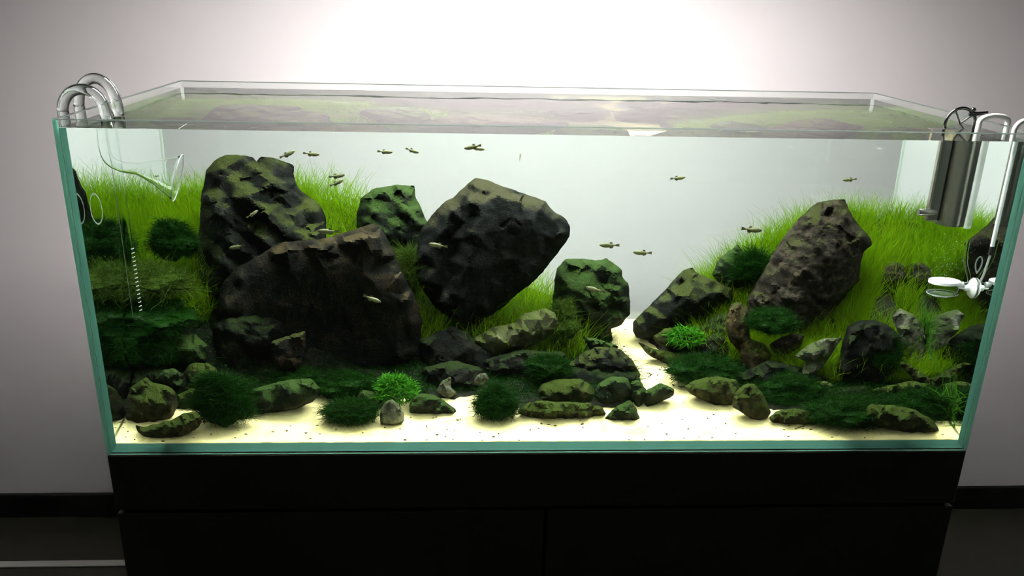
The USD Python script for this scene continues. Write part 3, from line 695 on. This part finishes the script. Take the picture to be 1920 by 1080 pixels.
grass('hairgrass', 'bright hairgrass on the slope at the left behind the peaked stone', 11000, -WX, -.36, .25, WY1 - .004, .032, .068, 11, dens=lambda x, y: (x < -.505) | (y > .36))
grass('hairgrass', 'bright hairgrass tuft field between the peaked stone and the small back stone', 5500, -.40, -.15, .27, WY1 - .004, .032, .066, 12)
grass('hairgrass', 'yellow green hairgrass right of the leaning stone, above the pale stone', 2600, -.12, .07, .25, WY1 - .004, .04, .075, 13)
grass('hairgrass', 'bright hairgrass covering the whole right bank around the tall stone', 26000, .25, WX, .17, WY1 - .004, .026, .060, 14, dens=lambda x, y: (y > .18 + .5 * np.clip(.45 - x, 0, 1)))


def mat_moss(name, label, n, x0, x1, y0, y1, seed, dens=None):
    r = np.random.default_rng(seed)
    x, y = r.uniform(x0, x1, n), r.uniform(y0, y1, n)
    keep = soil_z(x, y) > sand_z(y) + .004
    if dens is not None:
        keep &= dens(x, y)
    x, y = x[keep], y[keep]
    root = np.stack([x, y, soil_h(x, y) - .002], 1)
    d = r.normal(size=(len(x), 3)) * .7 + [0, -.35, .8]
    d /= np.linalg.norm(d, axis=1, keepdims=True)
    V, F = blades(root, d, r.uniform(.006, .016, len(x)), np.full(len(x), .0009), .8, 3, seed, .4)
    return obj(name, (V, F), M['moss'], label=label, cat='moss', kind='stuff')


mat_moss('moss_mat', 'dark moss mat clothing the left soil slope between the stones', 62000, -WX, .16, .05, .34, 51)
mat_moss('moss_mat', 'dark moss mat clothing the lower right soil slope between the stones', 50000, .12, WX, .05, .27, 52)


def clump(name, label, px, py, rx, ry, y, n, matname, strand=.010, width=.00065, seed=0, up=.1, depth=.7, catg='moss', core=True, bend=.7, tip=.4):
    """A bush of fine strands around a lumpy core, centred where pixel (px, py) meets depth y."""
    r = np.random.default_rng(500 + seed)
    if catg == 'moss':
        n, strand = int(n * 1.7), strand * .85
    if y is None:
        y = ground_depth(px, py + ry * .9) + .004
    c = at(float(px), float(py), float(y))
    s = np.linalg.norm(at(px + 1., py, y) - c)
    R = np.array([rx * s, max(rx, ry) * s * depth, ry * s]) - np.array([1, 1, 1]) * strand * .45
    R = np.maximum(R, .004)
    u = r.normal(size=(n, 3))
    u /= np.linalg.norm(u, axis=1, keepdims=True)
    u[:, 2] = np.where(u[:, 2] < -.75, -u[:, 2], u[:, 2])
    lump = .55 + .95 * meshkit.fbm(u * 2.2 + seed, 3, seed)
    root = c + u * R * (lump * r.uniform(.75, 1.0, n) ** .5)[:, None]
    d = u * .55 + r.normal(size=(n, 3)) * .75 + [0, 0, up]
    d /= np.linalg.norm(d, axis=1, keepdims=True)
    V, F = blades(root, d, r.uniform(.5, 1.25, n) * strand, np.full(n, width), bend, 3, seed, tip)
    if core:
        ic = trimesh.creation.icosphere(3)
        w = ic.vertices
        k = c + w * R * (.48 + .86 * meshkit.fbm(w * 2.2 + seed, 3, seed))[:, None]
        k[:, 0] = np.clip(k[:, 0], -WX + .001, WX - .001)
        k[:, 1] = np.clip(k[:, 1], WY0 + .001, WY1 - .001)
        k[:, 2] = np.maximum(k[:, 2], .0095)
        V, F = np.vstack([V, k]), np.vstack([F, ic.faces + len(V)])
    V[:, 2] = np.maximum(V[:, 2], .0095)
    return obj(name, (V, F), M[matname], label=label, cat=catg)


clump('moss_bush', 'dark moss bush against the left glass, below the grass', 208, 462, 50, 48, .20, 2200, 'moss', seed=1)
clump('moss_bush', 'dark round moss bush between the intake pipe and the peaked stone', 326, 455, 48, 44, .26, 2200, 'moss', seed=2)
clump('moss_bush', 'wide ragged moss cushion crossed by the lower intake pipe', 262, 530, 100, 34, .20, 3000, 'moss_olive', seed=3, strand=.018)
clump('moss_bush', 'dark moss bank under the ragged cushion at the left', 270, 595, 100, 45, .19, 2200, 'moss', seed=4)
clump('moss_bush', 'moss bush by the left glass above the brown boulder', 222, 655, 42, 42, .14, 1800, 'moss', seed=5)
clump('moss_bush', 'round moss bush behind the brown boulder', 288, 655, 40, 38, .165, 1800, 'moss', seed=6)
clump('moss_bush', 'big soft moss bush spilling onto the front sand at left', 415, 752, 58, 55, None, 5500, 'moss', seed=7, strand=.011)
clump('moss_bush', 'flat moss ball left of the small grey stone', 657, 772, 57, 26, None, 2600, 'moss', seed=8)
clump('moss_bush', 'dark moss tuft on the sand left of the stone heap', 930, 757, 42, 36, None, 3000, 'moss', seed=9, strand=.010)
clump('moss_bush', 'moss patch growing on the top of the stone heap', 1030, 690, 44, 26, .165, 1800, 'moss', seed=10)
clump('moss_bush', 'crinkled moss growing between the pale stone and the cleft stone', 1058, 610, 28, 50, .27, 1600, 'moss_olive', seed=11)
clump('moss_bush', 'dark moss along the inner bend of the sand path', 1315, 695, 68, 30, .185, 3000, 'moss', seed=12)
clump('moss_bush', 'moss cushion at the foot of the tall pitted stone', 1445, 604, 50, 24, .215, 2000, 'moss', seed=13)
clump('moss_bush', 'moss bush under the slanted slab on the right bank', 1482, 735, 62, 36, .14, 3000, 'moss', seed=14)
clump('moss_bush', 'moss mat reaching the front sand between two low stones, right', 1585, 775, 72, 30, None, 3200, 'moss', seed=15)
clump('moss_bush', 'moss veil hanging on the dark rounded stone, right', 1650, 668, 45, 45, .185, 2000, 'moss', seed=16)
clump('moss_bush', 'moss bush above the flat stone in the front right corner', 1722, 765, 60, 40, .09, 3000, 'moss', seed=17)
clump('moss_bush', 'dark moss under the block stone behind the long flat stone', 560, 712, 60, 24, .165, 1800, 'moss', seed=18)
clump('moss_bush', 'dark moss behind the moss ball under the block stone', 650, 722, 60, 28, .15, 2000, 'moss', seed=19)
clump('moss_bush', 'grassy dark moss on the mossy stone of the right bank', 1410, 505, 42, 36, .33, 1500, 'moss', seed=20, strand=.022, up=.9)
clump('moss_bush', 'moss wisps in the gap between block stone and leaning stone', 765, 520, 26, 60, .30, 1500, 'moss_olive', seed=21, strand=.022, up=.9)
clump('small_leaf_plant', 'bright green small-leaved plant behind the small grey stone', 743, 732, 40, 32, .115, 900, 'bright', seed=22, strand=.010, width=.0026, catg='plant', core=False, bend=.3, tip=.5)
clump('small_leaf_plant', 'bright green tuft on the round stone at the right bank', 1284, 633, 34, 20, .268, 700, 'bright', seed=23, strand=.009, width=.0024, catg='plant', core=False, bend=.3, tip=.5)


def leafy(name, label, px, py, y, n, hi, seed, spread=.03):
    """Upright plant of long narrow leaves from several stems."""
    r = np.random.default_rng(seed)
    c = at(float(px), float(py), y)
    root = c + np.stack([r.normal(size=n) * spread * .5, r.normal(size=n) * spread * .35, r.uniform(-.01, hi * .55, n)], 1)
    d = r.normal(size=(n, 3)) * .5 + [0, 0, 1]
    d /= np.linalg.norm(d, axis=1, keepdims=True)
    V, F = blades(root, d, r.uniform(.4, 1, n) * hi * .6, r.uniform(.0016, .003, n), .5, 5, seed, .2)
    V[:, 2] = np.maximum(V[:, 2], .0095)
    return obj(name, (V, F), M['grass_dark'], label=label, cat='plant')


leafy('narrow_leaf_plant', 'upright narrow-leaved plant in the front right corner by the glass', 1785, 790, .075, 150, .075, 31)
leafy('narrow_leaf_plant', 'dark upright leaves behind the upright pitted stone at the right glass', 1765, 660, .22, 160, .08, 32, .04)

# specks on the sand
r = np.random.default_rng(5)
sp = []
for px, py in [(240, 810), (236, 820), (441, 822), (512, 810), (538, 808), (1041, 799), (994, 807), (1093, 802), (1338, 778), (1360, 795), (1342, 804), (1311, 820), (770, 783), (818, 783), (812, 784), (750, 805), (800, 800), (900, 812), (1172, 588 + 30), (1178, 668), (1170, 650), (1240, 690), (1215, 700), (1505, 805), (1520, 806), (1250, 815), (600, 815), (680, 812)] + [(r.uniform(230, 1780), r.uniform(785, 828)) for _ in range(60)] + [(r.uniform(1215, 1300), r.uniform(690, 760)) for _ in range(40)]:
    y = ground_depth(px, py)
    c = at(float(px), float(py), float(y))
    b = trimesh.creation.icosphere(0, 1)
    b.vertices *= r.uniform(.0006, .0018, 3) * [1.6, 1, .7]
    b.apply_translation([c[0], c[1], sand_z(c[1]) + .0006])
    sp.append(b)
obj('sand_debris', cat(*sp), M['speck'], label='scattered dark specks of plant debris on the pale sand', cat='debris', kind='stuff')
tw = [at(px, py, ground_depth(px, py)) + [0, 0, .002] for px, py in [(1490, 806.), (1503, 802.), (1512, 797.)]]
obj('twig', tube(smooth_path(tw, 10), .0007, 6), M['speck'], smooth=True, label='tiny dark twig on the sand below the low rounded mossy stone', cat='twig')


# ------------------------------------------------------------------ fish
def fish_body():
    xs = np.array([0, .03, .10, .2, .32, .46, .6, .7, .76])
    hh = np.array([.014, .048, .082, .112, .125, .108, .070, .044, .036])
    zc = np.array([.012, .012, .008, .002, -.004, -.004, .002, .006, .006])
    n, V, F = 12, [], []
    for x, h, z in zip(xs, hh, zc):
        th = np.arange(n) * 2 * np.pi / n
        V.append(np.stack([np.full(n, .45 - x), np.cos(th) * h * .55, np.sin(th) * h + z], 1))
    V = np.vstack(V + [[[.455, 0, .012]], [[.45 - .77, 0, .006]]])
    for i in range(len(xs) - 1):
        for k in range(n):
            a0, a1, b0, b1 = i * n + k, i * n + (k + 1) % n, (i + 1) * n + k, (i + 1) * n + (k + 1) % n
            F += [(a0, b0, b1), (a0, b1, a1)]
    L = (len(xs) - 1) * n
    for k in range(n):
        F += [(len(V) - 2, k, (k + 1) % n), (len(V) - 1, L + (k + 1) % n, L + k)]
    return trimesh.Trimesh(V, np.array(F)[:, ::-1], process=False)


def fin(pts, t=.006):
    m_ = trimesh.creation.extrude_polygon(Polygon(pts), t, engine='earcut')
    v = m_.vertices.copy()
    m_.vertices = np.stack([v[:, 0], v[:, 2] - t / 2, v[:, 1]], 1)
    return m_


FISH = fish_body()
TAIL = fin([(-.30, .03), (-.42, .075), (-.55, .085), (-.52, .01), (-.55, -.06), (-.42, -.05), (-.30, -.018)])
DORSAL = fin([(-.02, .095), (-.09, .175), (-.19, .14), (-.20, .06), (-.12, .07)])
ANAL = fin([(-.02, -.10), (-.10, -.17), (-.24, -.11), (-.24, -.035), (-.12, -.07)])
EYES = []
for s_ in (-1, 1):
    e_ = trimesh.creation.icosphere(1, .02)
    e_.apply_translation([.36, s_ * .04, .03])
    EYES.append(e_)


def fish_matrix(px, py, y, length, ang, turn):
    c = at(float(px), float(py), float(y))
    s = np.linalg.norm(at(px + 1., py, y) - c) * length
    a, b = math.radians(ang), math.radians(turn)
    R = rot('z', b) @ rot('y', -a)
    m = np.eye(4)
    m[:3, :3] = (R * s).T
    m[3, :3] = c
    return Gf.Matrix4d(m.tolist())


# pixel, depth, length in pixels, nose up (degrees), heading (0 right, 180 left), label
FISHES = [
    (540, 289, .24, 27, 24, 8, 'small grey fish above the tall peaked stone, nose up to the right'),
    (585, 289, .22, 26, -6, 10, 'small grey fish just right of the nose-up fish above the peaked stone'),
    (723, 285, .22, 24, -4, 5, 'small grey fish left one of the pair high above the small back stone'),
    (774, 283, .24, 22, -18, 0, 'small grey fish right one of the pair high above the small back stone'),
    (885, 276, .20, 28, -12, 175, 'left fish of the overlapping pair near the water surface, middle'),
    (897, 279, .23, 22, -8, 5, 'right fish of the overlapping pair near the water surface, middle'),
    (975, 295, .26, 14, 60, 75, 'tiny fish swimming steeply upward right of the overlapping pair'),
    (633, 330, .26, 26, 8, 3, 'upper fish of the two close together in front of the bright back grass'),
    (632, 343, .24, 24, 24, 8, 'lower fish of the two close together in front of the bright back grass'),
    (474, 401, .17, 22, 28, 30, 'pale yellow fish in front of the dark face of the peaked stone'),
    (614, 434, .15, 34, 0, 178, 'yellow green fish above the flat edge of the block stone'),
    (443, 463, .19, 26, -14, 175, 'dim fish low in front of the shaded side of the peaked stone'),
    (820, 460, .16, 30, 8, 176, 'pale fish in front of the left flank of the leaning stone'),
    (1141, 460, .20, 32, 0, 178, 'yellowish fish in open water left of its twin, above the cleft stone'),
    (1203, 474, .22, 30, 2, 180, 'yellowish fish in open water above the gap of the sand path'),
    (1115, 543, .20, 32, 12, 172, 'green fish in front of the cleft stone'),
    (1272, 334, .28, 24, 6, 2, 'faint fish in open water high above the snouted stone'),
    (1592, 337, .30, 22, -6, 176, 'faint fish above the top of the tall pitted stone'),
    (1411, 431, .22, 34, -6, 4, 'dark fish with spread tail beside the grass left of the tall pitted stone'),
    (699, 561, .15, 30, -24, 4, 'silver fish in front of the dark front of the block stone'),
    (293, 331, .30, 14, 0, 60, 'tiny dark fish over the left grass near the outflow pipe'),
    (1818, 342, .30, 14, 18, 12, 'tiny fish at the right beside the steel skimmer'),
]
for i, (px, py, y, L, ang, turn, lab) in enumerate(FISHES):
    path = numbered('/World/fish')
    x = UsdGeom.Xform.Define(stage, path)
    if i == 0:
        p0 = x.GetPrim()
        obj('body', FISH, M['fish'], p0, smooth=True)
        obj('tail_fin', TAIL, M['fin'], p0)
        obj('dorsal_fin', DORSAL, M['fin'], p0)
        obj('anal_fin', ANAL, M['fin'], p0)
        obj('eye', EYES[0], M['eye'], p0, smooth=True)
        obj('eye', EYES[1], M['eye'], p0, smooth=True)
        op = x.AddTransformOp()
    else:
        x.GetPrim().GetReferences().AddInternalReference('/World/fish')
        x.GetPrim().SetInstanceable(True)
        op = [o for o in x.GetOrderedXformOps()][0]
    op.Set(fish_matrix(px, py, y, L * 1.2, ang, turn))
    tag(x.GetPrim(), lab, 'fish', 'small fish swimming in the aquarium')

# ------------------------------------------------------------------ glass pipes at the left rim
RT = .0068


def arch(x_out, x_in, y_out, y_in, z0, top, n=26):
    th = np.linspace(np.pi, 0, n)
    t = np.linspace(0, 1, n)
    return np.stack([(x_out + x_in) / 2 + (x_in - x_out) / 2 * np.cos(th), y_out + (y_in - y_out) * t, z0 + (top - z0) * np.sin(th)], 1)


out = thing('outflow_pipe', 'clear glass outflow pipe with a flared mouth hooked over the left rim', 'pipe')
yo = .055
xo_ = float(at(194., 262., yo + .01)[0])
A0 = arch(-.612, xo_, yo, yo + .01, .452, .478)
obj('outer_leg', tube(np.vstack([[(-.612, yo, .335)], [(-.612, yo, .40)], [(-.612, yo, .4515)]]), RT, 16), M['glass'], out, smooth=True)
obj('bend', tube(np.vstack([A0, [(xo_, yo + .01, WZ + .001)]]), RT, 18), M['glass'], out, smooth=True)
mouth = smooth_path([(xo_, yo + .01, WZ - .002), (xo_, yo + .01, .425), at(195., 275., yo + .011), at(203., 298., yo + .014), at(224., 312., yo + .017), at(256., 317., yo + .020), at(290., 323., yo + .022), at(333., 334., yo + .024)], 44)
rr = np.interp(np.arange(44), [0, 25, 31, 37, 41, 43], [RT, RT, RT * 1.1, .016, .025, .031])
obj('flared_mouth', hollow(mouth, rr, .0009, 26), M['wetglass'], out, smooth=True)
lip = trimesh.creation.torus(.031, .0008, 36, 6)
tdir = mouth[-1] - mouth[-3]
lip.apply_transform(trimesh.geometry.align_vectors([0, 0, 1], tdir / np.linalg.norm(tdir)))
lip.apply_translation(mouth[-1])
obj('lip', lip, M['clearhose'], out, smooth=True)

inn = thing('intake_pipe', 'clear glass intake pipe with a slotted lower end hooked over the left rim', 'pipe')
yi = .10
xb, zb_ = float(at(258., 596., yi)[0]), float(at(258., 596., yi)[2])
A1 = arch(-.612, xb, yi, yi, .452, .487)
obj('outer_leg', tube(np.array([(-.612, yi, .335), (-.612, yi, .40), (-.612, yi, .4515)]), RT, 16), M['glass'], inn, smooth=True)
obj('bend', tube(np.vstack([A1, [(xb, yi, WZ + .001)]]), RT, 18), M['glass'], inn, smooth=True)
zz = np.concatenate([np.linspace(WZ - .002, zb_ + .004, 30), zb_ + .004 - .0065 * np.sin(np.linspace(.2, 1.5, 6))])
rr = np.concatenate([np.full(30, RT), RT * np.cos(np.linspace(.2, 1.5, 6))])
obj('drop_tube', hollow(np.stack([np.full(len(zz), xb), np.full(len(zz), yi), zz], 1), np.maximum(rr, .0013), .0009, 22), M['wetglass'], inn, smooth=True)
z1 = float(at(245., 458., yi)[2])
sl = []
for z in np.arange(zb_ + .012, z1, .0058):
    th = np.linspace(-.75, .25, 6)
    sl.append(tube(np.stack([xb + (RT + .0002) * np.cos(th), yi + (RT + .0002) * np.sin(th), np.full(6, z)], 1), .0006, 5))
obj('slots', cat(*sl), M['clearhose'], inn, kind='stuff', label='row of pale slots')
# suction cups holding both pipes to the left pane
for px, py, y, par, lab in ((189., 392., .06, out, 'clear suction cup'),):
    c = at(px, py, y)
    t_ = trimesh.creation.torus(.0115, .0007, 28, 8)
    t_.vertices = t_.vertices * [.62, 1.7, 1]
    t_.apply_transform(trimesh.transformations.rotation_matrix(math.pi / 2, [1, 0, 0]))
    t_.vertices = t_.vertices[:, [0, 1, 2]]
    t_.apply_translation([-WX + .011, y, c[2]])
    obj('suction_cup', t_, M['clearhose'], par, smooth=True, label=lab)

# ------------------------------------------------------------------ equipment at the right
ys = .11
sk = thing('steel_skimmer', 'brushed steel surface skimmer hanging in the water at the right glass', 'filter')
zt, zbm = WZ - .004, float(at(1780., 420., ys)[2])
cx = float(at(1797., 340., ys)[0])


def dshape(w, d, z0, z1):
    a_ = np.linspace(0, np.pi, 20)
    pts = np.vstack([np.stack([w / 2 * np.cos(a_), -d * np.sin(a_)], 1), [[-w / 2, .008], [w / 2, .008]]])
    m_ = trimesh.creation.extrude_polygon(Polygon(pts).convex_hull, z1 - z0, engine='earcut')
    m_.apply_translation([0, 0, z0])
    return m_


b_ = dshape(.038, .024, zbm, zt)
b_.apply_translation([cx, ys, 0])
obj('canister', b_, M['steel'], sk, smooth=40)
obj('back_plate', rbox(cx - .036, cx - .0195, ys - .006, ys + .006, zbm + .004, zt, .002), M['steel'], sk)
n0 = at(1722., 398., ys - .008)
obj('nozzle', tube([n0, n0 + [.012, 0, 0], n0 + [.024, .004, 0]], [.0052, .0048, .0048], 14), M['steel'], sk, smooth=40)
hoop = trimesh.creation.torus(.021, .0021, 44, 10)
hoop.apply_transform(trimesh.transformations.rotation_matrix(math.pi / 2, [1, 0, 0]))
hc = at(1800., 232., ys, water=False)
hoop.apply_translation(hc)
sk2 = thing('valve_wheel', 'black ring valve with a lever standing above the steel skimmer at the right rim', 'valve')
obj('ring', hoop, M['steel_dark'], sk2, smooth=True)
for th in (-.5, .9, 2.4):
    obj('spoke', tube([hc, hc + .02 * np.array([math.sin(th), 0, math.cos(th)])], .0012, 8), M['steel_dark'], sk2, smooth=True)
disc = trimesh.creation.cylinder(.019, .0016, sections=40)
disc.apply_transform(trimesh.transformations.rotation_matrix(math.pi / 2, [1, 0, 0]))
disc.apply_translation(hc + [0, .004, 0])
obj('clear_disc', disc, M['pane'], sk2)
l0 = at(1818., 214., ys, water=False)
obj('lever', tube([l0, l0 + [.014, 0, .001], l0 + [.024, -.002, .003]], [.003, .0026, .0018], 10), M['steel_dark'], sk2, smooth=True)
kn = trimesh.creation.icosphere(2, .0032)
kn.apply_translation(l0 + [.004, 0, .006])
obj('knob', kn, M['steel_dark'], sk2, smooth=True)
obj('stem', tube([hc + [0, 0, -.02], [hc[0], hc[1], WZ - .006]], .003, 10), M['steel_dark'], sk2, smooth=True)

# CO2 line and diffuser
yc = .085
co = thing('gas_diffuser', 'round glass gas diffuser with a white disc low at the right glass', 'diffuser')
dc = at(1771., 528., yc)
rad = .0215
prof = np.array([[0, -.0005], [rad * .55, -.0195], [rad * .9, -.0185], [rad, -.015], [rad, 0], [rad - .001, 0], [rad - .001, -.014], [rad * .88, -.0172], [rad * .5, -.018], [0, -.018]])
cup = trimesh.creation.revolve(np.array([[0, -.0195], [rad * .8, -.0195], [rad * .95, -.0175], [rad, -.014], [rad, 0], [rad - .001, 0], [rad - .001, -.0135], [rad * .9, -.0165], [rad * .75, -.018], [0, -.018]]), sections=40)
cup.apply_translation(dc)
obj('glass_cup', cup, M['wetglass'], co, smooth=30)
cr = trimesh.creation.torus(rad, .0006, 40, 6)
cr.apply_translation(dc + [0, 0, -.017])
obj('glass_foot_ring', cr, M['clearhose'], co, smooth=True)
pl_ = trimesh.creation.cylinder(rad + .0004, .0036, sections=44)
pl_.apply_translation(dc)
obj('white_disc', pl_, M['white'], co, smooth=30, label='white ceramic disc')
j0 = dc + [rad, 0, -.004]
obj('joint', cat(tube([j0 - [.002, 0, 0], j0 + [.006, 0, 0]], .0040, 14)), M['white'], co, smooth=30)
up = smooth_path([j0 + [.006, 0, 0], j0 + [.016, .004, .004], [WX - .018, yc + .004, dc[2] + .03], [WX - .020, yc + .004, dc[2] + .06]], 16)
obj('glass_stem', hollow(up, .0028, .0008, 12), M['wetglass'], co, smooth=True)
coil = [at(1840 + 11 * math.cos(t), 500 + 19 * math.sin(t), yc) for t in np.linspace(1.2, 2 * np.pi + 1.2, 26)]
obj('coil', tube(np.array(coil), .0011, 8), M['clearhose'], co, smooth=True, label='pale loop of glass tubing')

sc = thing('suction_cup', 'white suction cup on the inside of the right glass beside the gas diffuser', 'suction cup')
yp = wall_depth(1826, 540, WX)
pc = at(1816., 540., yp)
cupm = trimesh.creation.revolve(np.array([[0, 0], [.0145, .0], [.0150, .0012], [.0120, .0045], [.0055, .0065], [.0045, .012], [.003, .0135], [0, .0135]]), sections=36)
cupm.apply_transform(trimesh.transformations.rotation_matrix(-math.pi / 2, [0, 1, 0]))
cupm.apply_translation([WX - .0008, yp, pc[2]])
obj('cup', cupm, M['white'], sc, smooth=40)
cl = trimesh.creation.torus(.0042, .0013, 24, 8)
cl.apply_translation([WX - .016, yp, pc[2]])
obj('clip', cl, M['white'], sc, smooth=True)

h1 = thing('air_hose', 'white hose arched over the right rim with a clear tube end hanging in the water', 'hose')
yh = .075
xh = float(at(1832., 340., yh)[0])
za = float(at(1820., 428., yh)[2])
ap = np.vstack([arch(TX + .010, xh, yh + .01, yh, .452, float(at(1850., 218., yh, water=False)[2]))[::-1], [(TX + .010, yh + .01, .40)], [(TX + .010, yh + .01, .30)]])
obj('arch', tube(np.vstack([[(xh, yh, WZ - .006)], ap]), .0036, 14), M['white'], h1, smooth=True)
obj('tube', tube(np.array([(xh, yh, WZ - .006), (xh, yh, .40), (xh, yh, za + .02), (xh, yh, za)]), [.0046, .0046, .0046, .005], 16), M['clearhose'], h1, smooth=40)
h2 = thing('check_tube', 'thin white tube with a black tip at the far right inside the glass', 'tube')
yk = .03
xk = float(at(1888., 340., yk)[0])
k1 = at(1858., 478., yk)
ap = np.vstack([[(xk, yk, WZ - .02)], arch(TX + .008, xk, yk, yk, .448, .462)[::-1], [(TX + .008, yk, .40)], [(TX + .008, yk, .33)]])
obj('arch', tube(ap, .0032, 12), M['white'], h2, smooth=True)
zk = float(at(1862., 462., yk)[2])
obj('tube', tube(np.array([(xk, yk, WZ - .012), (xk, yk, .38), (xk, yk, zk)]), .0029, 12), M['white'], h2, smooth=40)
obj('tip', tube(np.array([(xk, yk, zk), (xk, yk, zk - .006), (xk, yk, zk - .012)]), .0031, 12), M['rubber'], h2, smooth=40, label='black tip')
obj('lower_tube', tube(np.array([(xk, yk, zk - .012), (xk - .001, yk + .004, zk - .04), (xk - .003, yk + .01, zk - .06)]), .0017, 8), M['clearhose'], h2, smooth=True)

# rising bubbles from the diffuser
r = np.random.default_rng(77)
bb = []
for k in range(120):
    t = r.uniform(0, 1)
    b = trimesh.creation.icosphere(1, r.uniform(.00025, .00055))
    b.apply_translation(dc + [r.normal() * .009 * (1 + t), r.normal() * .009 * (1 + t), .003 + .07 * t ** 1.3])
    bb.append(b)
obj('gas_bubbles', cat(*bb), M['clearhose'], smooth=True, label='haze of tiny bubbles rising from the white disc', cat='bubbles', kind='stuff')
